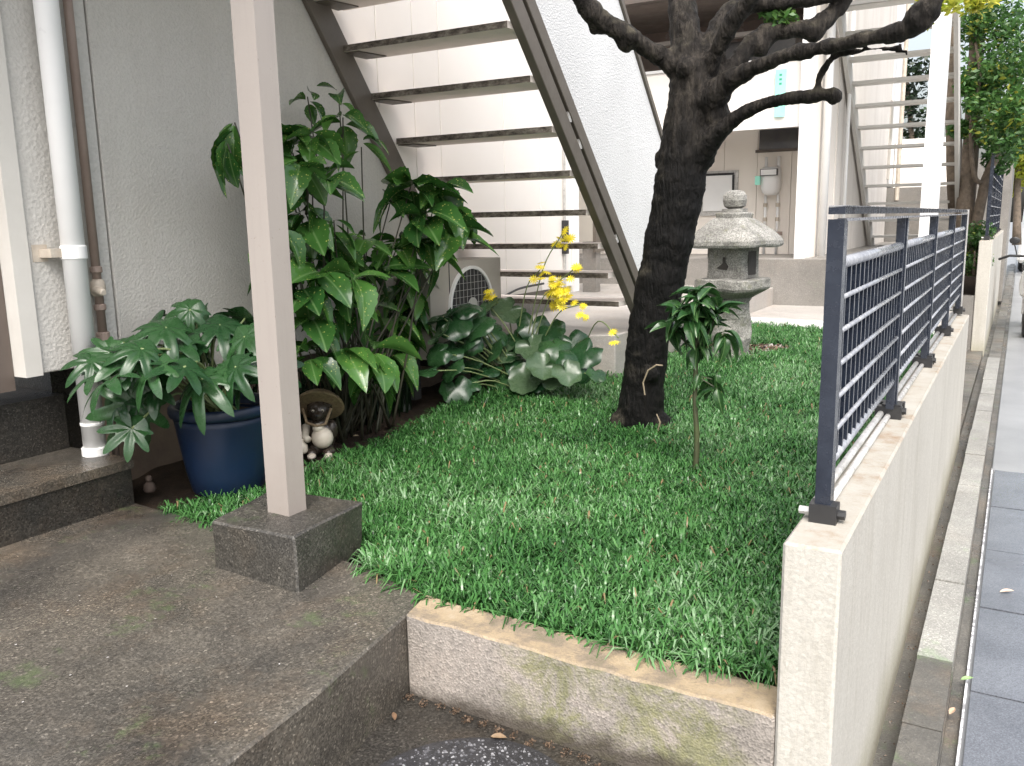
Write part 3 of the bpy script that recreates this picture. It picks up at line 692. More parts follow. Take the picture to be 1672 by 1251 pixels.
for dx, r, zz in ((-.030, .010, .365), (-.006, .009, .358)):
    rel2(ct, 'tube', tube(B(), [(fx + dx, 1.93, zz + .004), (fx + dx * .9, 3, zz), (fx + dx, 6.35, zz - .012)], r, 10), MT['alu'], smooth=True)
for y in (2.98, 3.06, 4.1, 4.2, 5.25):
    rel2(ct, 'clamp', bx(fx - .045, fx + .034, y - .016, y + .016, .345, .39), MT['black'], bevel=.006)

# ================================================================== STONE LANTERN
sl0 = thing('stone_lantern', 'weathered granite garden lantern with a broad roof and round finial', 'lantern', (-1.665, 5.85, .02))
def gran(name, prof, sq=8, rot=R(-12), amp=.010, seg=48):
    # densify profile
    pr = []
    for (r0, z0), (r1, z1) in zip(prof, prof[1:]):
        k = max(1, int(math.hypot(r1 - r0, z1 - z0) / .02))
        pr += [(r0 + (r1 - r0) * i / k, z0 + (z1 - z0) * i / k) for i in range(k)]
    pr.append(prof[-1])
    bm = lathe(B(), pr, (0, 0, 0), seg, sq, rot)
    for v in bm.verts: v.co += v.co.normalized() * 0 + Vector((noise.noise(v.co * 8), noise.noise(v.co * 8 + Vector((9, 0, 0))), noise.noise(v.co * 8 + Vector((0, 9, 0))))) * amp + Vector((noise.noise(v.co * 30), noise.noise(v.co * 30 + Vector((9, 0, 0))), 0)) * amp * .4
    return obj(name, bm, MT['granite'], sl0, smooth=False)
gran('base', [(.20, -.08), (.20, 0), (.17, .03), (.15, .04)], 4, amp=.02)
gran('shaft', [(.125, .02), (.115, .2), (.108, .42), (.115, .44)], 3, amp=.022)
gran('platform', [(.10, .44), (.14, .465), (.20, .50), (.208, .515), (.208, .565), (.20, .572), (.15, .575)], 6)
gran('fire_box', [(.134, .577), (.134, .78)], 9, amp=.006)
gran('roof', [(.14, .782), (.256, .785), (.264, .80), (.264, .825), (.25, .85), (.215, .885), (.168, .925), (.125, .96), (.105, .972)], 7, amp=.009)
gran('roof_collar', [(.10, .973), (.105, 1.0), (.10, 1.008), (.075, 1.012), (.072, 1.035)], 5, amp=.006)
gran('finial', [(.045, 1.037), (.068, 1.05), (.078, 1.09), (.074, 1.12), (.058, 1.145), (.03, 1.158)], 2.4, amp=.006)
fbx = B()
mrot = Matrix.Rotation(R(-12), 4, 'Z')
op = obj('side_opening_shade', bx(.085, .1385, -.055, .055, .60, .755), MT['slot'], sl0); op.matrix_local = mrot  # near-black block stands in for shade in the side opening
bm = hexa(B(), [(-.02, -.1385, .64), (.025, -.1385, .635), (.035, -.1385, .66), (.01, -.1385, .69), (.012, -.1385, .72), (-.005, -.1385, .72), (-.005, -.1385, .68), (-.05, -.1385, .645)], [(-.02, -.132, .64), (.025, -.132, .635), (.035, -.132, .66), (.01, -.132, .69), (.012, -.132, .72), (-.005, -.132, .72), (-.005, -.132, .68), (-.05, -.132, .645)])
o = obj('front_opening_shade', bm, MT['slot'], sl0); o.matrix_local = mrot  # near-black shape stands in for shade in the front opening

# ================================================================== TREE
def remesh_obj(name, bm, m, parent, vox, disp=None):
    me = bpy.data.meshes.new(name); bm.to_mesh(me); bm.free(); me.materials.append(m)
    o = bpy.data.objects.new(name, me); COL.objects.link(o); o.parent = parent
    r = o.modifiers.new('remesh', 'REMESH'); r.mode = 'VOXEL'; r.voxel_size = vox; r.use_smooth_shade = True
    if disp:
        for s_, st_ in disp:
            tx = bpy.data.textures.new('bark_relief', 'CLOUDS'); tx.noise_scale = s_; tx.noise_depth = 3
            d = o.modifiers.new('relief', 'DISPLACE'); d.texture = tx; d.strength = st_; d.mid_level = .5; d.texture_coords = 'GLOBAL'
    return o
tr = thing('pruned_tree', 'dark pruned garden tree with thick knobby limbs in the middle of the lawn', 'tree', (-1.5, 3.8, 0))
def limb(bm, spec, r, kn=.10, cap=True):
    """spec: (px, py, Y) points"""
    pts = [ony(*s) for s in spec]; pp = smooth_path(pts, 5)
    rr = np.interp(np.linspace(0, 1, len(pp)), np.linspace(0, 1, len(r)), r)
    rr = [(max(x * .90 - .004, x * .6) if x > .025 else max(x, .0085)) * (1 + random.uniform(-kn, kn)) for x in rr]
    tube(bm, [p - Vector(tr.location) for p in pp], rr, 14, cap)
bm = B()
def pt_(x, y, Y): return ony(x, y, Y)
limb(bm, [(1038, 760, 3.78), (1043, 705, 3.8), (1049, 640, 3.8), (1058, 560, 3.8), (1076, 470, 3.8), (1098, 370, 3.8), (1112, 290, 3.8), (1121, 210, 3.8), (1131, 140, 3.8), (1134, 105, 3.8)],
     [.160, .134, .120, .116, .122, .128, .126, .118, .112, .09], .035)
limb(bm, [(1125, 130, 3.8), (1090, 100, 3.75), (1050, 75, 3.68), (1015, 52, 3.6), (985, 38, 3.55), (962, 15, 3.5), (940, -20, 3.45)], [.075, .052, .05, .054, .05, .058, .05], .16)
limb(bm, [(1130, 150, 3.8), (1122, 90, 3.8), (1116, 30, 3.82), (1108, -60, 3.85)], [.10, .086, .078, .066], .07)
limb(bm, [(1140, 130, 3.8), (1165, 75, 3.85), (1190, 30, 3.9), (1225, 5, 3.95), (1290, 2, 4.0), (1380, -12, 4.05)], [.085, .072, .066, .06, .042, .036], .08)
limb(bm, [(1150, 125, 3.8), (1175, 75, 3.74), (1205, 25, 3.7), (1240, -20, 3.65)], [.05, .040, .045, .04], .1)
limb(bm, [(1150, 160, 3.8), (1190, 118, 3.88), (1222, 78, 3.95), (1255, 55, 4.0), (1300, 48, 4.02), (1335, 42, 4.05), (1372, 8, 4.1), (1385, -20, 4.1)], [.07, .045, .052, .056, .045, .05, .04, .04], .14)
limb(bm, [(1150, 175, 3.78), (1190, 132, 3.72), (1230, 112, 3.66), (1280, 92, 3.6), (1350, 76, 3.52), (1420, 62, 3.46), (1480, 48, 3.42), (1512, 20, 3.4), (1530, -15, 3.4)], [.08, .055, .038, .034, .033, .034, .042, .056, .044], .14)
limb(bm, [(1135, 260, 3.8), (1168, 222, 3.74), (1205, 190, 3.7), (1250, 170, 3.66), (1300, 160, 3.62), (1352, 154, 3.6)], [.09, .05, .038, .033, .031, .031], .08)
limb(bm, [(1336, 152, 3.61), (1336, 132, 3.6), (1348, 108, 3.58), (1368, 90, 3.55), (1410, 82, 3.52), (1445, 80, 3.5), (1482, 86, 3.48)], [.016, .014, .015, .012, .010, .008, .004], .1)
limb(bm, [(1440, 82, 3.5), (1460, 78, 3.5), (1475, 72, 3.49)], [.006, .005, .002], .05)
# knots
def knot(x, y, Y, r):
    p = ony(x, y, Y) - Vector(tr.location)
    lathe(bm, [(r * .3, -r), (r * .8, -r * .6), (r, 0), (r * .8, r * .6), (r * .3, r)], p, 10)
for k in [(975, 38, 3.55, .045), (1022, 68, 3.62, .045), (958, 10, 3.5, .05), (1122, 112, 3.72, .05), (1240, 75, 3.98, .05), (1030, 60, 3.6, .035), (1330, 50, 4.05, .05), (1362, 156, 3.59, .034), (1085, 260, 3.8, .05), (1168, 190, 3.8, .07), (1060, 610, 3.74, .05), (1018, 690, 3.75, .07), (1075, 700, 3.8, .08), (1500, 30, 3.4, .05)]: knot(*k)
tk = remesh_obj('trunk', bm, MT['bark'], tr, .0115, [(.08, .020), (.018, .009)])
def sprig(px, py, Y, n, r, m, name='leaf_tuft', par=None, size=.045, loc=None):
    c = loc if loc is not None else ony(px, py, Y)
    V, Fc, A = leafcloud(np.array([c]), np.array([r]), n, size)
    if par is not None: V = V - np.array(par.location)
    return npmesh(name, V, Fc, m, par, A)
def leafcloud(C, Rr, n, size, flat=1.0, asp=.5, lo=0, hi=1):
    """n leaf quads (folded diamonds) scattered through the balls C,Rr"""
    k = rng.integers(0, len(C), n); d = rng.normal(size=(n, 3)); d /= np.linalg.norm(d, axis=1)[:, None]
    p = C[k] + d * (Rr[k] * rng.uniform(0, 1, n) ** .45)[:, None] * np.array([1, 1, flat])
    u = rng.normal(size=(n, 3)); u[:, 2] = u[:, 2] * .5 - .25; u /= np.linalg.norm(u, axis=1)[:, None]
    w = rng.normal(size=(n, 3)); w = np.cross(u, w); w /= np.linalg.norm(w, axis=1)[:, None]
    s = size * rng.uniform(.6, 1.3, n)[:, None]
    a = p - u * s / 2; b = p + w * s * asp / 2; c = p + u * s / 2 - np.array([0, 0, 1]) * s * .1; e = p - w * s * asp / 2
    V = np.stack([a, b, c, e], 1).reshape(-1, 3); Fc = np.arange(4 * n).reshape(n, 4)
    A = np.repeat(np.clip(rng.normal(.5, .25, n) + (k % 5 - 2) * .08, lo, hi), 4)
    return V, Fc, A
V, Fc, A = leafcloud(np.array([ony(x, y, 4.0) for x, y in ((1255, 22), (1275, 20), (1290, 26), (1268, 30))]), np.array([.045] * 4), 150, .045)
npmesh('leaf_tuft', V - np.array(tr.location), Fc, MT['foliage'], tr, A * .4 + .5)
# thin aerial vine on the trunk
vn = obj('dry_twig', tube(B(), [ony(x, y, 3.62) - Vector(tr.location) for x, y in ((1053, 645), (1050, 625), (1058, 605), (1072, 596), (1082, 597))], [.003, .004, .004, .004, .003], 6), simple('dry_twig_bark', (.32, .26, .18)), tr)
vn2 = obj('dry_twig', tube(B(), [ony(x, y, 3.66) - Vector(tr.location) for x, y in ((1062, 712), (1074, 705), (1078, 690), (1072, 676))], [.004, .005, .004, .003], 6), vn.data.materials[0], tr)

# ================================================================== LEAF MESHES
def leaf_mesh(name, m, L=1, W=.42, droop=.35, fold=.18, serr=0, tip=1.6, base=.9, nx=4, ny=9, wav=0):
    bm = B(); rows = []
    for j in range(ny + 1):
        t = j / ny
        w = W * .5 * (math.sin(math.pi * t ** base) ** .8 if 0 < t < 1 else 0) * (1 - .35 * max(0, t - .6))
        if serr and .3 < t < .97 and j % 2: w *= 1 + serr
        row = []
        for i in range(-nx // 2, nx // 2 + 1):
            s = i / (nx / 2)
            x = s * w; y = t * L * (1 - .12 * droop * t); z = -droop * L * t ** 2 * .8 + abs(s) ** 1.3 * w * fold * 2 + wav * math.sin(t * 11 + s * 2) * abs(s)
            row.append(bm.verts.new((x, y, z)))
        rows.append(row)
    for a, b in zip(rows, rows[1:]):
        for i in range(nx): bm.faces.new((a[i], a[i + 1], b[i + 1], b[i]))
    bmesh.ops.remove_doubles(bm, verts=bm.verts, dist=1e-5)
    me = bpy.data.meshes.new(name); bm.to_mesh(me); bm.free(); me.materials.append(m)
    me.polygons.foreach_set('use_smooth', [True] * len(me.polygons)); return me
def polar_leaf(name, m, rf, zf, na=60, nr=5):
    bm = B(); c = bm.verts.new((0, 0, zf(0, 0))); rings = []
    for k in range(1, nr + 1):
        ring = []
        for j in range(na):
            th = 2 * math.pi * j / na; r = rf(th) * k / nr
            # inner rings rounder than the outline
            q = k / nr; r = (rf(th) * q + (1 - q) * min(rf(th), .30) * q * 1.0)
            ring.append(bm.verts.new((r * math.sin(th), r * math.cos(th), zf(th, q) if True else 0)))
        rings.append(ring)
    for j in range(na): bm.faces.new((c, rings[0][(j + 1) % na], rings[0][j]))
    for a, b in zip(rings, rings[1:]):
        for j in range(na): bm.faces.new((a[j], a[(j + 1) % na], b[(j + 1) % na], b[j]))
    for f in bm.faces: f.normal_flip() if f.normal.z < 0 else None
    bmesh.ops.recalc_face_normals(bm, faces=bm.faces)
    me = bpy.data.meshes.new(name); bm.to_mesh(me); bm.free(); me.materials.append(m)
    me.polygons.foreach_set('use_smooth', [True] * len(me.polygons)); return me
def put(parent, me, base, direction, roll=0, s=.1, name='leaf', normal=None):
    """mesh +Y along direction, +Z towards world up (rolled)"""
    d = Vector(direction).normalized(); up = Vector(normal) if normal is not None else Vector((0, 0, 1))
    if abs(d.dot(up.normalized())) > .97: up = Vector((1, -1, .3))
    x = d.cross(up).normalized(); z = x.cross(d)
    m = Matrix((x, d, z)).transposed() @ Matrix.Rotation(roll, 3, 'Y')
    o = bpy.data.objects.new(name, me); COL.objects.link(o); o.parent = parent
    sc = s if isinstance(s, tuple) else (s, s, s)
    o.matrix_local = Matrix.Translation(Vector(base) - Vector(parent.location)) @ m.to_4x4() @ Matrix.Diagonal(sc + (1,))
    return o

AU = [leaf_mesh('aucuba_leaf', MT['aucuba'], 1, .56, d, f, .10, ny=14) for d, f in ((.25, .25), (.5, .3), (.8, .25), (.45, .12))]
AUn = [leaf_mesh('narrow_leaf', MT['aucuba'], 1, .24, d, .3, .06, ny=12) for d in (.4, .8)]
# ---- aucuba shrub
au = thing('spotted_laurel_bush', 'tall glossy laurel shrub with yellow spotted leaves against the grey wall', 'shrub', (-2.72, 3.2, 0))
root = Vector((-2.72, 3.15, 0))
nodes = [  # px, py, X, leaves, size, kind
    (383, 200, -2.62, 7, .17, 1), (372, 235, -2.6, 4, .15, 1), (455, 215, -2.75, 7, .16, 0), (478, 250, -2.7, 8, .17, 0), (502, 158, -2.85, 4, .09, 0), (553, 158, -2.75, 3, .10, 0), (560, 192, -2.7, 5, .15, 0),
    (510, 225, -2.6, 7, .17, 0), (590, 240, -2.65, 3, .17, 1), (478, 305, -2.65, 8, .17, 0), (530, 290, -2.5, 7, .16, 0), (500, 350, -2.6, 7, .17, 0), (455, 380, -2.55, 5, .17, 0), (545, 360, -2.6, 5, .15, 1),
    (672, 300, -2.55, 9, .19, 0), (712, 315, -2.5, 8, .18, 0), (745, 345, -2.45, 7, .16, 0), (640, 320, -2.65, 6, .14, 1), (690, 355, -2.5, 8, .20, 0), (735, 385, -2.45, 5, .18, 0), (650, 400, -2.65, 7, .18, 0), (600, 395, -2.7, 6, .16, 1),
    (620, 440, -2.65, 6, .18, 0), (560, 420, -2.7, 6, .17, 0), (520, 440, -2.5, 6, .19, 0), (495, 480, -2.5, 6, .18, 0), (575, 455, -2.45, 6, .17, 0), (560, 500, -2.6, 5, .17, 0), (510, 530, -2.5, 6, .16, 0), (600, 500, -2.75, 5, .17, 0),
    (560, 570, -2.45, 7, .17, 0), (610, 580, -2.4, 7, .16, 0), (505, 575, -2.45, 6, .15, 0), (605, 625, -2.5, 5, .13, 0), (640, 480, -2.85, 7, .2, 1), (668, 520, -2.86, 7, .2, 1), (630, 550, -2.85, 7, .18, 0), (672, 440, -2.84, 6, .2, 0), (622, 600, -2.82, 5, .16, 0), (470, 420, -2.7, 6, .18, 0), (530, 390, -2.7, 7, .17, 0), (585, 430, -2.75, 6, .18, 0), (700, 400, -2.55, 6, .2, 1), (490, 270, -2.5, 5, .16, 0), (640, 520, -2.75, 5, .18, 1), (660, 470, -2.8, 5, .18, 1), (450, 450, -2.6, 4, .16, 0),
    (640, 580, -2.7, 4, .15, 1)]
nl = 0
placed = []
for i, (px, py, X, n_, s, kd) in enumerate(nodes):
    p = onx(px, py, X)
    b0 = root + Vector((random.uniform(-.10, .10), random.uniform(-.2, .2), 0))
    lower = [v for v in placed if v.z < p.z - .05 and (v - p).length < .38 and abs(v.z - p.z) > .6 * math.hypot(v.x - p.x, v.y - p.y)]
    if lower and i % 5: b0 = min(lower, key=lambda v: (v - p).length).copy()
    placed.append(p)
    q = b0.lerp(p, .55) + Vector((0, 0, .02)); q.x = max(q.x, -2.9)
    obj('stem', tube(B(), [v - Vector(au.location) for v in smooth_path([b0, b0.lerp(q, .5) + Vector((.02, 0, .04)), q, p], 4)], [.011, .009, .007, .005, .004] if False else np.linspace(.007, .003, 13), 7), MT['stem_dark'], au, smooth=True)
    for k in range(n_):
        a = 2 * math.pi * (k + random.uniform(-.3, .3)) / n_ + i
        el = random.uniform(-.75, .35) if py > 200 else random.uniform(-.6, .6)
        d = Vector((math.cos(a) * .8 + .25, math.sin(a) * .8 - .25, el))
        if px < 385 and py < 250: d = Vector((random.uniform(-.75, .1), random.uniform(-.6, .1), random.uniform(-1.5, -.35)))
        if p.x + d.normalized().x * s * 1.3 < LX + .03: d.x = abs(d.x) * .4
        me = random.choice(AUn if kd and random.random() < .55 else AU)
        put(au, me, p + d.normalized() * .012 + Vector((0, 0, random.uniform(-.03, .03))), d, random.uniform(-.6, .6), s * random.uniform(.85, 1.38)); nl += 1

# ---- fatsia in the blue pot
po = thing('plant_pot', 'large blue glazed plant pot on the soil behind the post', 'pot', (-2.60, 2.25, 0.0))
obj('body', lathe(B(), [(.128, 0), (.135, .01), (.15, .08), (.166, .18), (.178, .27), (.182, .295), (.172, .297), (.16, .27)], seg=48, cap=False), MT['blue_pot'], po, smooth=True)
obj('rim', lathe(B(), [(.18, .298), (.194, .302), (.199, .315), (.197, .335), (.188, .342), (.172, .338), (.166, .30)], seg=48, cap=False), MT['blue_pot'], po, smooth=True)
obj('soil', lathe(B(), [(.168, .27), (.17, .285), (.12, .298), (.02, .303)], seg=24), MT['dirt'], po)
def fats_r(th):
    lobes = [0, .75, -.75, 1.45, -1.45, 2.2, -2.2]; lens = [1, .95, .95, .82, .82, .6, .6]
    r = .44
    for l, L in zip(lobes, lens):
        d = abs((th - l + math.pi) % (2 * math.pi) - math.pi)
        if d < .46: r = max(r, L * (1 - (d / .46) ** 1.5))
    return r
def fats_z(dr):
    def z(th, q):
        r = fats_r(th) * q; d = min(abs((th - l + math.pi) % (2 * math.pi) - math.pi) for l in (0, .75, -.75, 1.45, -1.45, 2.2, -2.2))
        return -dr * r * r * .55 + d * r * .35
    return z
FA = [polar_leaf('fatsia_leaf', MT['fatsia'], fats_r, fats_z(d), 84, 5) for d in (.5, .9, 1.3)]
fa = thing('lobed_leaf_plant', 'potted plant with large drooping lobed green leaves in the blue pot', 'plant', (-2.60, 2.25, .30))
fl = [(180, 575, -2.78), (250, 545, -2.75), (160, 610, -2.75), (300, 530, -2.72), (345, 555, -2.6), (225, 600, -2.65), (385, 545, -2.5), (405, 575, -2.45), (280, 590, -2.55), (225, 660, -2.62), (330, 520, -2.8), (400, 520, -2.6),
      (245, 525, -2.9), (395, 625, -2.4), (195, 650, -2.68), (250, 630, -2.6), (200, 560, -2.85), (320, 575, -2.7), (290, 560, -2.6), (370, 580, -2.7), (375, 600, -2.4), (430, 560, -2.5), (445, 600, -2.45), (150, 590, -2.8), (310, 505, -2.65), (360, 530, -2.55), (270, 535, -2.62), (210, 585, -2.6), (330, 620, -2.45), (250, 600, -2.5), (385, 600, -2.35), (180, 620, -2.6), (230, 570, -2.55), (300, 600, -2.42), (400, 550, -2.4), (215, 700, -2.6)]
pr = Vector((-2.60, 2.25, .30))
for i, (px, py, X) in enumerate(fl):
    p = onx(px, py, X)
    d = Vector((p.x - pr.x, p.y - pr.y, 0)); d = d.normalized() * .8 + Vector((random.uniform(-.4, .4), random.uniform(-.6, .1), random.uniform(-.75, -.15)))
    if p.z < .42: d.z -= .5
    s = random.uniform(.125, .165)
    b = pr + Vector((random.uniform(-.06, .06), random.uniform(-.06, .06), 0))
    obj('leaf_stalk', tube(B(), [v - Vector(fa.location) for v in smooth_path([b, b.lerp(p, .5) + Vector((0, 0, .10)), p], 4)], .0045, 6), MT['stem_pale'], fa, smooth=True)
    put(fa, random.choice(FA), p, d, random.uniform(-.35, .35), s * random.uniform(.75, 1.1), normal=(.2 + random.uniform(-.7, .7), -.45 + random.uniform(-.6, .5), .8))

# ---- ligularia
lg = thing('leopard_plant', 'clump of thick round leaves with tall yellow daisy flowers beside the air conditioner', 'plant', (-2.45, 4.35, .03))
def lig_r(th):
    d = abs((th - math.pi + math.pi) % (2 * math.pi) - math.pi)
    r = 1 - .06 * math.cos(th * 9) * .6 - .04 * math.sin(th * 5 + 1)
    if d < .55: r *= .28 + .72 * (d / .55) ** .6
    return r * .5
LG = [polar_leaf('round_leaf', MT['lig'], lig_r, (lambda cu: lambda th, q: cu * q * q * .35 + .05 * math.sin(th * 4 + cu * 9) * q * q)(cu), 56, 5) for cu in (-.5, -.25, .3)]
ll = [(722, 545, .18), (742, 528, .18), (715, 575, .16), (756, 552, .18), (772, 532, .2), (735, 600, .17), (752, 505, .15), (792, 600, .19), (820, 615, .17), (850, 590, .17), (885, 600, .2), (870, 570, .17), (840, 550, .17), (910, 565, .19), (945, 590, .22), (925, 610, .17), (975, 610, .13), (800, 570, .17), (770, 560, .15), (765, 590, .16), (810, 540, .16), (780, 520, .18), (760, 500, .16), (830, 510, .17), (870, 530, .15), (900, 540, .16), (935, 560, .2), (745, 635, .17), (770, 625, .13), (725, 520, .16), (800, 500, .14), (735, 570, .15), (860, 620, .18), (905, 620, .15), (820, 580, .18), (700, 605, .12), (880, 625, .14), (955, 575, .18)]
lr = Vector((-2.45, 4.35, .03))
for i, (px, py, s) in enumerate(ll):
    Y = 4.3 - (py - 560) * .0035 + random.uniform(-.08, .08)
    p = ony(px, py, Y)
    if p.x < -2.62: p = onx(px, py, random.uniform(-2.64, -2.5))
    out = Vector((p.x - lr.x, p.y - lr.y, 0))
    nrm = Vector((out.x * .6 + random.uniform(-.6, .6) + .1, -.6 + random.uniform(-.5, .4), random.uniform(.5, 1.2)))
    d = Vector((random.uniform(-1, 1), -.4, -.6)); d = d - nrm.normalized() * d.dot(nrm.normalized())
    put(lg, random.choice(LG), p, d, 0, s * random.uniform(.85, 1.3), normal=nrm)
    b = lr + Vector((random.uniform(-.08, .08), random.uniform(-.08, .08), -.02))
    obj('leaf_stalk', tube(B(), [v - Vector(lg.location) for v in smooth_path([b, b.lerp(p, .6) + Vector((0, 0, .04)), p - nrm.normalized() * .003], 3)], .004, 6), MT['stem_pale'], lg, smooth=True)
def daisy(L=1):
    bm = B()
    for k in range(11):
        a = 2 * math.pi * k / 11; c, s = math.cos(a), math.sin(a)
        q = [(.15, -.05, 0), (.6, -.13, .06), (1, -.04, -.02), (1, .04, -.02), (.6, .13, .06), (.15, .05, 0)]
        bm.faces.new([bm.verts.new((x * c - y * s, x * s + y * c, z)) for x, y, z in q])
    lathe(bm, [(.22, -.06), (.24, .02), (.14, .1)], (0, 0, 0), 10)
    me = bpy.data.meshes.new('flower'); bm.to_mesh(me); bm.free(); me.materials.append(MT['yellow']); return me
DY = daisy()
fs = [([(795, 478)], 5, (800, 560)), ([(918, 382), (912, 398), (922, 395)], 9, (860, 560)), ([(940, 437), (938, 448)], 5, (870, 560)), ([(884, 438), (880, 455), (895, 460)], 8, (845, 550)), ([(910, 468), (905, 482), (920, 480), (912, 492), (900, 470), (915, 475)], 38, (865, 560)), ([(947, 497), (950, 515)], 6, (880, 570)), ([(1010, 552)], 2, (950, 575)), ([(966, 617)], 2, (940, 620)), ([(935, 372)], 0, (860, 560))]
for heads, cnt, foot in fs[:-1]:
    f0 = ony(*foot, 4.35); h0 = ony(*heads[0], 4.3 if heads[0][0] != 1010 else 4.1)
    mid = f0.lerp(h0, .6) + Vector((-.03, 0, .05 if heads[0][0] != 1010 else .12))
    obj('flower_stalk', tube(B(), [v - Vector(lg.location) for v in smooth_path([f0, mid, h0], 5)], .0035, 6), MT['stem_pale'], lg, smooth=True)
    for k in range(cnt):
        hx, hy = heads[k % len(heads)]
        p = ony(hx + random.uniform(-11, 11), hy + random.uniform(-10, 10), h0.y + random.uniform(-.05, .05))
        d = Vector((random.uniform(-1, 1), random.uniform(-1, 0), random.uniform(.2, 1)))
        put(lg, DY, p, d.cross(Vector((1, 0, .2))), 0, random.uniform(.024, .036), 'flower', normal=Vector((random.uniform(-.6, .6), -.8, .7)))

# ---- sapling
sa = thing('young_sapling', 'thin young sapling with a mop of long drooping leaves in front of the lantern', 'sapling', (-1.039, 3.2, 0))
sp_ = [ony(x, y, Y) for x, y, Y in ((1135, 782, 3.2), (1138, 720, 3.2), (1135, 660, 3.2), (1136, 600, 3.2), (1140, 540, 3.2), (1141, 500, 3.2))]
obj('stem', tube(B(), [v - Vector(sa.location) for v in smooth_path(sp_, 4)], np.interp(np.linspace(0, 1, 21), [0, 1], [.011, .008]), 9, jit=.12), MT['stem'], sa, smooth=True)
SA = [leaf_mesh('sapling_leaf', MT['sap'], 1, .40, d, .3, 0, ny=10, wav=.015) for d in (.3, .6, .95)]
heads_ = [(1141, 478, 3.2), (1141, 496, 3.15), (1112, 505, 3.17), (1172, 508, 3.22), (1130, 520, 3.12), (1155, 528, 3.28), (1100, 535, 3.22), (1182, 545, 3.18), (1140, 560, 3.2)]
for hi, hh in enumerate(heads_):
    c = ony(*hh)
    obj('twig', tube(B(), [v - Vector(sa.location) for v in smooth_path([ony(1139, 575, 3.2), ony(1139, 575, 3.2).lerp(c, .6) - Vector((0, 0, .01)), c], 3)], .0035, 6), MT['stem'], sa, smooth=True)
    for k in range(15 if hi < 6 else 11):
        a = 2 * math.pi * (k + random.uniform(-.4, .4)) / 8
        put(sa, random.choice(SA), c + Vector((0, 0, random.uniform(-.02, .012))), (math.cos(a), math.sin(a), random.uniform(-.7, .9) if hi < 6 else random.uniform(-1.2, .1)), random.uniform(-.5, .5), random.uniform(.075, .12))
for k in range(11):
    a = 2 * math.pi * k / 11; q = ony(1150 + random.uniform(-8, 25), 620 + random.uniform(-10, 20), 3.2)
    obj('twig', tube(B(), [v - Vector(sa.location) for v in (sp_[3] - Vector((0, 0, .03)), q)], .002, 5), MT['stem'], sa) if k % 3 == 0 else None
    put(sa, random.choice(SA), q, (math.cos(a), math.sin(a), random.uniform(-1.6, -.3)), random.uniform(-.4, .4), random.uniform(.07, .10))

# ---- strappy undergrowth, coloured near black for the shade beneath the bush (uncountable)
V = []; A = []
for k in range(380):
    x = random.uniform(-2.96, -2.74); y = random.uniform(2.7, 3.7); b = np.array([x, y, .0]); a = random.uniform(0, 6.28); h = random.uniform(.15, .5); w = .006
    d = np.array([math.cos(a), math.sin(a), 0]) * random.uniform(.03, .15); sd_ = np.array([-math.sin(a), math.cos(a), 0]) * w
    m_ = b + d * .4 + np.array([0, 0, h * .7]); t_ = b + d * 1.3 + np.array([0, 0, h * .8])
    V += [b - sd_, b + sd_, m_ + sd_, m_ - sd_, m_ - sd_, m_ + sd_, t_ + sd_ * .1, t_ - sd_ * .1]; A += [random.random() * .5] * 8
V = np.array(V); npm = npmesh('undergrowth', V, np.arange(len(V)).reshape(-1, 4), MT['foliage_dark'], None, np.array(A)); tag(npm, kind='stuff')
tag(npm, 'thin stems and straps, coloured near black for the shade under the laurel bush', 'undergrowth')

# ================================================================== RACCOON DOG FIGURINE
tn = thing('ceramic_figurine', 'small ceramic raccoon dog figurine with straw hat and round white belly by the post', 'figurine', (-2.58, 2.76, 0.01))
cd = simple('brown_glaze', (.05, .037, .028), (.02, .016, .013), 20, .3); ch = simple('straw_glaze', (.27, .20, .12), (.15, .10, .06), 60, .6, .8, 90); cw = simple('cream_glaze', (.62, .56, .47), (.54, .48, .40), 20, .35)
def ell(bm, c, r, seg=16, rg=10):
    st_ = len(bm.verts)
    v = bmesh.ops.create_uvsphere(bm, u_segments=seg, v_segments=rg, radius=1)['verts']
    for q in v: q.co = Vector((q.co.x * r[0], q.co.y * r[1], q.co.z * r[2])) + Vector(c)
    return bm
hb_ = B()
for c, r in (((0, 0, .075), (.055, .052, .075)), ((-.045, -.01, .10), (.022, .025, .04)), ((.045, -.01, .10), (.022, .025, .04)), ((-.032, -.035, .02), (.026, .035, .02)), ((.032, -.035, .02), (.026, .035, .02)), ((0, .05, .04), (.03, .04, .045)), ((0, -.002, .175), (.048, .045, .045)), ((0, -.042, .163), (.02, .022, .016)), ((-.04, 0, .205), (.014, .01, .016)), ((.04, 0, .205), (.014, .01, .016))): ell(hb_, c, r)
rm = remesh_obj('body', hb_, cd, tn, .005)
obj('belly', ell(ell(B(), (.012, -.045, .078), (.042, .038, .042)), (.0, -.055, .118), (.022, .02, .018)), cw, tn, smooth=True)
hat = obj('straw_hat', lathe(B(), [(.088, -.004), (.094, .0), (.088, .012), (.066, .034), (.04, .048), (.006, .052)], (0, 0, 0), 28), ch, tn); hat.rotation_euler = (R(-48), 0, 0); hat.location = (0, .004, .192)
obj('hat_cord', tube(B(), [(.05, -.035, .19), (.03, -.06, .135), (0, -.068, .128), (-.04, -.06, .14), (-.058, -.035, .19)], .006, 8), ch, tn, smooth=True)
for s in (-1, 1):
    e = obj('eye', ell(B(), (s * .018, -.042, .182), (.006, .005, .006), 10, 8), cw, tn, smooth=True); obj('pupil', ell(B(), (s * .018, -.0465, .181), (.0035, .002, .0035), 8, 6), cd, e)
obj('nose', ell(B(), (0, -.064, .168), (.007, .006, .005), 8, 6), MT['black'], tn, smooth=True)
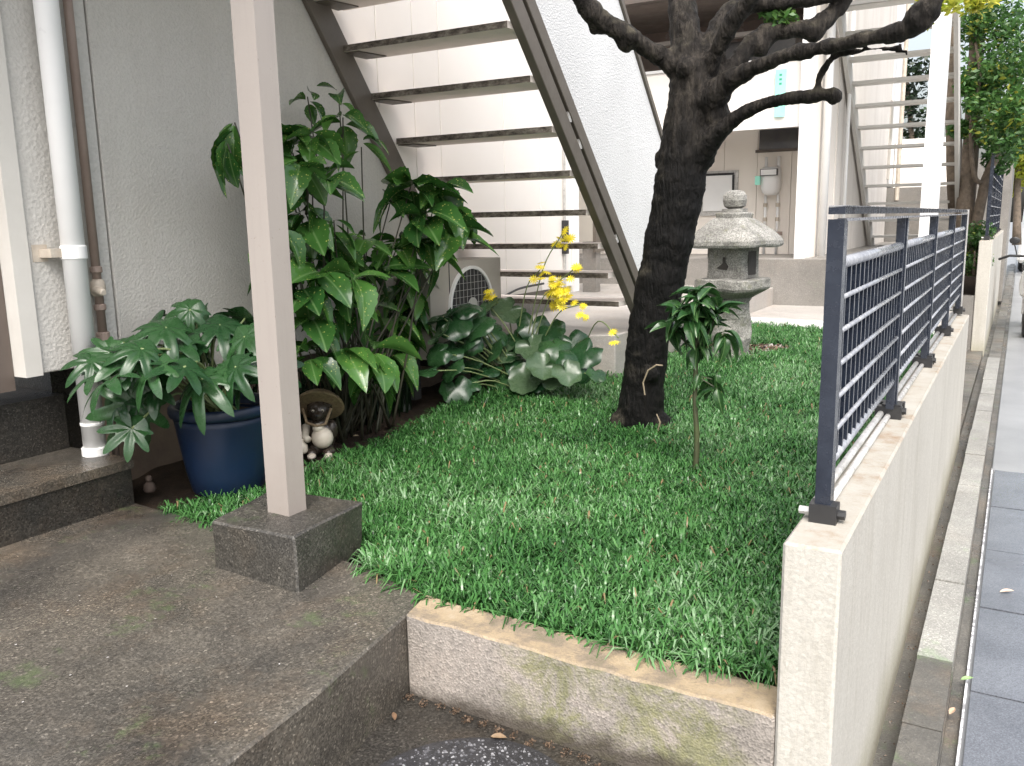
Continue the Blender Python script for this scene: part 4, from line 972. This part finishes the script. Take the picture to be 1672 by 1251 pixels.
obj('arm', tube(B(), [(-.05, -.02, .12), (-.052, -.055, .085), (-.035, -.075, .078)], [.016, .015, .013], 10), cw, tn, smooth=True)
bt = obj('sake_flask', lathe(B(), [(.014, 0), (.022, .01), (.022, .03), (.008, .048), (.009, .056)], (-.062, -.07, .025), 14), cw, tn, smooth=True)
for x in (-.028, .036): obj('foot', ell(B(), (x, -.07, .012), (.017, .024, .012), 12, 8), cw, tn, smooth=True)
tn.rotation_euler = (0, 0, R(32)); tn.scale = (1.13, 1.13, 1.13)
# little ornament beside the pot
orn = thing('garden_ornament', 'tiny weathered brown ornament on bare soil left of the blue pot', 'ornament', tuple(onz(245, 803, .0)))
obj('body', lathe(B(), [(.018, 0), (.024, .01), (.02, .03), (.010, .04)], seg=14), MT['cut_wood'], orn, smooth=True)
obj('head', ell(B(), (0, 0, .052), (.014, .013, .014)), MT['cut_wood'], orn, smooth=True)

# ================================================================== LAWN (mondo grass)
LB = [(-2.60, 1.95), (-2.45, 2.15), (-2.40, 2.35), (-2.43, 2.5), (-2.5, 2.72), (-2.44, 2.9), (-2.5, 3.27), (-2.6, 3.8), (-2.45, 4.4), (-2.2, 4.75), (-2.04, 4.8), (-2.03, 7.25), (-.40, 7.0), (-.385, 1.835), (-1.33, 1.80), (-1.63, 1.885), (-1.70, 2.02), (-2.07, 2.0), (-2.02, 1.93), (-2.3, 1.93)]
lbx = np.array([p[0] for p in LB]); lby = np.array([p[1] for p in LB])
def inside(x, y):
    r = np.zeros(len(x), bool); j = len(lbx) - 1
    for i in range(len(lbx)):
        c = ((lby[i] > y) != (lby[j] > y)) & (x < (lbx[j] - lbx[i]) * (y - lby[i]) / (lby[j] - lby[i] + 1e-12) + lbx[i]); r ^= c; j = i
    return r
N = 12500
tx = rng.uniform(-2.7, -.38, N); ty = rng.uniform(1.8, 7.3, N)
k = inside(tx, ty)
k &= ((tx + 1.5) ** 2 + (ty - 3.8) ** 2 > .14 ** 2) & ((tx + 1.665) ** 2 + (ty - 5.85) ** 2 > .19 ** 2)
k &= ((tx + 1.50) ** 2 + ((ty - 6.2) * .9) ** 2 > .18 ** 2)
k &= ((tx + 2.6) ** 2 + (ty - 2.25) ** 2 > .15 ** 2)
k &= rng.uniform(0, 1, N) < np.where(ty < 4, 1.0, .65)
tx, ty = tx[k], ty[k]; nt = len(tx)
zt = np.array([lawnz(a, b) for a, b in zip(tx, ty)])
NB = 22
clump = np.array([noise.noise((a * 5, b * 5, 1)) for a, b in zip(tx, ty)]); tone = np.array([noise.noise((a * 2.2, b * 2.2, 8)) for a, b in zip(tx, ty)])
T = np.repeat(np.arange(nt), NB); nb = len(T)
ang = rng.uniform(0, 2 * np.pi, nb); L = rng.uniform(.06, .125, nb) * (1 + .35 * clump[T]); lean = rng.uniform(.15, 1.15, nb) ** .7
sw_ = rng.normal(0, .5, nt)[T]; ang = ang + sw_ * .3
dx, dy = np.cos(ang), np.sin(ang); w = rng.uniform(.0016, .0036, nb)
bx0 = tx[T] + dx * rng.uniform(0, .012, nb); by0 = ty[T] + dy * rng.uniform(0, .012, nb); bz0 = zt[T]
segs = [(0, 0, 1), (.24, .50, 1.15), (.64, .70, .95), (1.0, .56, .1)]
Vs = []
for h, v, ww in segs:
    r = L * h * lean * .95; zz = L * v * (1.10 - .62 * lean) - L * lean * (.20 if h == 1.0 else 0)
    cx0, cy0 = bx0 + dx * r, by0 + dy * r; ox, oy = -dy * w * ww, dx * w * ww
    Vs.append(np.stack([cx0 - ox, cy0 - oy, bz0 + zz], 1)); Vs.append(np.stack([cx0 + ox, cy0 + oy, bz0 + zz], 1))
V = np.stack(Vs, 1).reshape(-1, 3)      # 8 per blade
base = np.arange(nb)[:, None] * 8
Fc = np.concatenate([base + np.array([[0, 1, 3, 2]]), base + np.array([[2, 3, 5, 4]]), base + np.array([[4, 5, 7, 6]])], 0)
av = np.clip(.45 + .24 * rng.normal(size=nb) + .5 * tone[T] + .12 * rng.normal(size=nt)[T], 0, .95); dead = rng.uniform(0, 1, nb) < .012; av[dead] = 1
gr = npmesh('grass', V, Fc, MT['grass'], None, np.repeat(av, 8)); tag(gr, 'dense dark green mondo grass covering the garden lawn', 'grass', kind='stuff')

# leaf litter ring by the lantern
V, Fc, A = leafcloud(np.array([(-1.50, 6.2, .07)]), np.array([.19]), 700, .035, .12, .7)
lt = npmesh('leaf_litter', V, Fc, MT['litter'], None, A); tag(lt, 'patch of dry leaves and grey chips on the lawn beside the lantern', 'litter', kind='stuff')
# gravel disc on the lower landing
V = []; Fq = []; A = []
dc = Vector((-.93, 1.325)); nP = 4200
for i in range(nP):
    a = random.uniform(0, 6.283); r = math.sqrt(random.random())
    x, y = dc.x + r * .255 * math.cos(a), dc.y + r * .30 * math.sin(a); s = random.uniform(.0025, .0065); z0 = lz(x)
    b = len(V); V += [(x - s, y, z0), (x, y - s, z0), (x + s, y, z0), (x, y + s, z0), (x, y, z0 + s * .8)]; Fq += [(b, b + 1, b + 4), (b + 1, b + 2, b + 4), (b + 2, b + 3, b + 4), (b + 3, b, b + 4)]; A += [random.random()] * 5
gv = npmesh('gravel_patch', np.array(V), np.array(Fq), MT['pebbles'], None, np.array(A)); tag(gv, 'round patch of dark glistening pebbles set in the lower landing', 'gravel', kind='stuff')
pd = lathe(B(), [(.262, 0), (.258, .003)], (0, 0, 0), 48)
for v in pd.verts: v.co = Vector((dc.x + v.co.x, dc.y + v.co.y * 1.15, 0)); v.co.z = lz(v.co.x) + .001
gb_ = tag(obj('gravel_base', hexa(B(), [(dc.x + .262 * math.cos(t * .1309), dc.y + .31 * math.sin(t * .1309), lz(dc.x + .262 * math.cos(t * .1309)) - .004) for t in range(48)], [(dc.x + .262 * math.cos(t * .1309), dc.y + .31 * math.sin(t * .1309), lz(dc.x + .262 * math.cos(t * .1309)) + .0015) for t in range(48)]), simple('wet_black_mortar', (.04, .04, .043), (.02, .02, .022), 40, .15, .6, 200)), kind='structure')
pd.free()
# dirt and moss crumbs gathered along the wall feet
C_ = [(-1.29 + i * .045, 1.655 + random.uniform(-.01, .008), lz(-1.29 + i * .045) + .004) for i in range(21)]
V, Fc, A = leafcloud(np.array(C_), np.array([.016] * 21), 900, .006, .5, .8)
k5 = V.reshape(-1, 4, 3)[:, :, 1].max(1) < 1.70
V = V.reshape(-1, 4, 3)[k5].reshape(-1, 3); A = A.reshape(-1, 4)[k5].ravel() * .18
tag(npmesh('crumbs', V, np.arange(len(V)).reshape(-1, 4), MT['litter'], None, A), 'dark crumbs of dirt along the foot of the planter wall', 'dirt', kind='stuff')
C_ = [(-.228 + random.uniform(-.02, .02), 1.4 + i * .11, -.565) for i in range(60)]
V, Fc, A = leafcloud(np.array(C_), np.array([.03] * 60), 1500, .008, .25, .7)
k5 = (V.reshape(-1, 4, 3)[:, :, 0].min(1) > -.252) & (V.reshape(-1, 4, 3)[:, :, 2].min(1) > -.565)
V = V.reshape(-1, 4, 3)[k5].reshape(-1, 3); A = A.reshape(-1, 4)[k5].ravel() * .8
tag(npmesh('crumbs', V, np.arange(len(V)).reshape(-1, 4), MT['litter'], None, A), 'rotted leaf scraps lying in the damp gutter strip', 'litter', kind='stuff')
# small debris on slab
V, Fc, A = leafcloud(np.array([(-2.0, 1.2, .004)]), np.array([1.0]), 60, .006, .002, .8)
k4 = (V.reshape(-1, 4, 3)[:, :, 0].max(1) < -1.28) & (V.reshape(-1, 4, 3)[:, :, 1].max(1) < 1.6); V4 = V.reshape(-1, 4, 3)[k4]; V4[:, :, 2] = .004
if len(V4): tag(npmesh('grit', V4.reshape(-1, 3), np.arange(4 * len(V4)).reshape(-1, 4), MT['litter'], None, np.full(4 * len(V4), .9)), 'scattered pale grit specks on the dark entrance slab', 'grit', kind='stuff')

# ---- fallen leaves
FLM = {}
def fallen(px, py, z, s, label, colr, ang=0, up=.01):
    k = colr
    if k not in FLM: FLM[k] = simple('fallen_leaf_%d' % len(FLM), colr, tuple(c * .6 for c in colr), 60, .6)
    me = leaf_mesh('fallen_leaf', FLM[k], 1, .42, -.12, .35, ny=8)
    o = bpy.data.objects.new('fallen_leaf', me); COL.objects.link(o); o.location = onz(px, py, z) + Vector((0, 0, .003)); o.scale = (s, s, s); o.rotation_euler = (R(4), R(6), ang)
    tag(o, label, 'leaf')
fallen(1632, 968, -.538, .055, 'pale curled leaf lying alone on the wet street slab', (.55, .42, .33), -1.2)
fallen(1568, 1112, -.538, .045, 'green leaf fallen on the street beside the kerb', (.22, .34, .14), -1.0)
fallen(1550, 1168, -.538, .04, 'round tan leaf in the gap between kerb and street slab', (.55, .38, .26), -.3)
fallen(645, 1178, -.215, .03, 'small brown leaf near the inner corner of the lower landing', (.20, .12, .07), .8)
fallen(800, 1205, -.238, .045, 'long brown leaf lying on the round gravel patch', (.25, .17, .10), -1.4)
fallen(858, 1192, -.24, .03, 'yellow green leaf at the foot of the planter wall', (.38, .36, .08), -1.3)
fallen(575, 714, .035, .035, 'single pale leaf on the bare soil right of the figurine', (.42, .33, .22), -1.3)

# ================================================================== RIGHT BACKGROUND VEGETATION
def treeobj(name, label, cat, loc, limbs, balls, n, size, m, bark=None, frac=None, asp=.5):
    t = thing(name, label, cat, loc)
    bm = B()
    for pts, r0, r1 in limbs: tube(bm, [Vector(p) - Vector(loc) for p in smooth_path(pts, 4)], np.linspace(r0, r1, (len(pts) - 1) * 4 + 1), 9, jit=.08)
    if limbs: obj('trunk', bm, bark or MT['bark_pale'], t, smooth=True)
    V, Fc, A = leafcloud(np.array([b[:3] for b in balls]), np.array([b[3] for b in balls]), n, size, .9, asp)
    npmesh('crown', V - np.array(loc), Fc, m, t, A)
    return t
def O(px, py, Y): return tuple(ony(px, py, Y))
def balls(lst, Y, dY=.5):
    return [O(x, y, Y + random.uniform(-dY, dY)) + (r,) for x, y, r in lst]
treeobj('vine_clad_tree', 'tree wrapped in ivy beyond the side lane with two pale twisting trunks', 'tree', O(1572, 440, 11.6),
        [([O(1572, 450, 11.6), O(1575, 350, 11.6), O(1585, 250, 11.6), O(1592, 120, 11.6), O(1596, -40, 11.6)], .11, .07), ([O(1582, 450, 11.5), O(1592, 380, 11.5), O(1606, 310, 11.5), O(1612, 285, 11.5), O(1640, 230, 11.4)], .07, .04), ([O(1606, 300, 11.5), O(1590, 285, 11.4), O(1586, 200, 11.4), O(1600, 130, 11.4), O(1592, 60, 11.4)], .03, .015), ([O(1560, 340, 11.8), O(1556, 200, 11.8), O(1554, 0, 11.8)], .09, .08)],
        balls([(1668, 80, .4), (1672, 170, .35), (1620, 110, .4), (1640, 200, .35), (1615, 60, .35), (1640, 100, .35), (1600, 130, .22), (1625, 160, .35), (1650, 180, .3), (1610, 210, .25), (1645, 230, .25), (1630, 260, .2), (1660, 40, .3), (1590, 40, .2), (1655, 130, .3), (1620, 20, .3), (1596, 170, .15), (1565, 210, .12), (1575, 140, .12)], 11.3, .4), 8200, .075, MT['foliage'], asp=.45)
treeobj('garden_bush', 'low dark green bush on the grey planter behind the far wall end', 'bush', O(1590, 440, 11.2), [([O(1590, 450, 11.2), O(1592, 410, 11.2)], .02, .01)],
        balls([(1590, 400, .18), (1600, 380, .16), (1588, 430, .16), (1603, 425, .13)], 11.3, .15), 1600, .05, MT['foliage'])
treeobj('yellow_tree', 'bright yellow green tree at the far right edge of the street', 'tree', O(1660, 380, 24), [([O(1660, 400, 24), O(1662, 250, 24)], .1, .06)],
        balls([(1660, 230, .7), (1650, 270, .6), (1672, 200, .8), (1675, 260, .7), (1640, 300, .4)], 24, 1), 3500, .16, MT['foliage_yellow'])
treeobj('yellow_leaf_tree', 'tree with yellow green leaves hanging into the top right of the view', 'tree', O(1560, 30, 7.5) [:2] + (0,), [([O(1562, 560, 7.6)[:2] + (-.4,), O(1556, 400, 7.6), O(1553, 200, 7.6), O(1548, -60, 7.6)], .001, .001)] if False else [],
        balls([(1505, 8, .07), (1520, -5, .10), (1548, 2, .12), (1580, 0, .12), (1610, -5, .12), (1512, 38, .035), (1595, 8, .06), (1530, 10, .05)], 7.5, .15), 900, .06, MT['foliage_yellow'])
treeobj('rear_tree', 'dark leafed tree glimpsed between the treads of the distant staircase', 'tree', O(1490, 300, 16), [([O(1490, 330, 16), O(1488, 220, 16), O(1480, 120, 16)], .06, .03)],
        balls([(1490, 140, .35), (1500, 180, .35), (1475, 120, .3), (1510, 110, .3), (1495, 220, .25), (1480, 170, .2)], 16, .2), 1100, .10, MT['foliage_dark'])

# motor scooter, partly in view at the far right
sc = thing('parked_motorcycle', 'motorcycle parked far along the street, only its handlebar and front showing', 'motorcycle', (.02, 13.2, -.545))
def ringY(bm, c, r, rr):
    tube(bm, [(c[0], c[1] + r * math.cos(a * math.pi / 12), c[2] + r * math.sin(a * math.pi / 12)) for a in range(25)], rr, 8, False)
for y in (12.6, 13.8):
    w_ = rel2(sc, 'wheel', (lambda bm: (ringY(bm, (.15, y, -.26), .25, .05), bm)[1])(B()), MT['black'], smooth=True)
    rel2(sc, 'rim', (lambda bm: (ringY(bm, (.15, y, -.26), .18, .015), bm)[1])(B()), MT['alu'], w_)
rel2(sc, 'fork', tube(tube(B(), [(.10, 12.6, -.26), (.10, 12.85, .42)], .02, 8), [(.20, 12.6, -.26), (.20, 12.85, .42)], .02, 8), MT['alu'])
rel2(sc, 'body', hexa(B(), [(.04, 12.9, -.1), (.26, 12.9, -.1), (.28, 13.8, .0), (.02, 13.8, .0)], [(.06, 12.9, .3), (.24, 12.9, .3), (.24, 13.9, .2), (.06, 13.9, .2)]), MT['white'], bevel=.05)
rel2(sc, 'seat', bx(.05, .25, 13.2, 14.0, .24, .32), MT['black'], bevel=.03)
rel2(sc, 'handlebar', tube(B(), [(-.22, 12.95, .40), (-.1, 12.88, .45), (.15, 12.85, .44), (.4, 12.88, .45), (.5, 12.95, .4)], .016, 8), MT['black'])
rel2(sc, 'headlight', ell(B(), (.15, 12.72, .35), (.08, .06, .09)), MT['white'], smooth=True)
rel2(sc, 'mirror', ell(tube(B(), [(-.02, 12.88, .45), (-.06, 12.86, .60)], .008, 6), (-.06, 12.86, .64), (.06, .012, .045)), MT['black'])
vn_ = thing('parked_van', 'pale van with dark windscreen parked at the far end of the street', 'van', (.9, 27, -.545))
rel2(vn_, 'body', hexa(B(), [(-.05, 26, -.3), (1.7, 26, -.3), (1.7, 30, -.3), (-.05, 30, -.3)], [(.05, 26.4, 1.5), (1.6, 26.4, 1.5), (1.6, 30, 1.5), (.05, 30, 1.5)]), MT['white'], bevel=.08)
rel2(vn_, 'windscreen', hexa(B(), [(.08, 26.12, .75), (1.55, 26.12, .75), (1.5, 26.3, 1.35), (.13, 26.3, 1.35)], [(.08, 26.2, .75), (1.55, 26.2, .75), (1.5, 26.38, 1.35), (.13, 26.38, 1.35)]), MT['glass'])
for x in (.0, 1.5):
    for y in (26.7, 29.2): rel2(vn_, 'wheel', (lambda bm: (ringY(bm, (x + .08, y, -.26), .2, .09), bm)[1])(B()), MT['black'], smooth=True)
for o in list(scene.objects):
    if o.type == 'MESH' and o.parent is None and 'kind' not in o and 'label' not in o: print('UNTAGGED', o.name)
for nm, g in (('fallen_leaf', 'fallen leaves on the paving and soil'), ('garden_fence', 'dark steel fences on the street wall'), ('outdoor_staircase', 'open outdoor staircases'), ('support_post', 'posts holding the stair landings'), ('street_wall', 'cream street walls'), ('apartment_building', 'apartment buildings')):
    for o in scene.objects:
        if o.parent is None and o.name.split('.')[0] == nm: o['group'] = g
print('leaves', nl, 'blades', nb, 'objects', len(scene.objects))
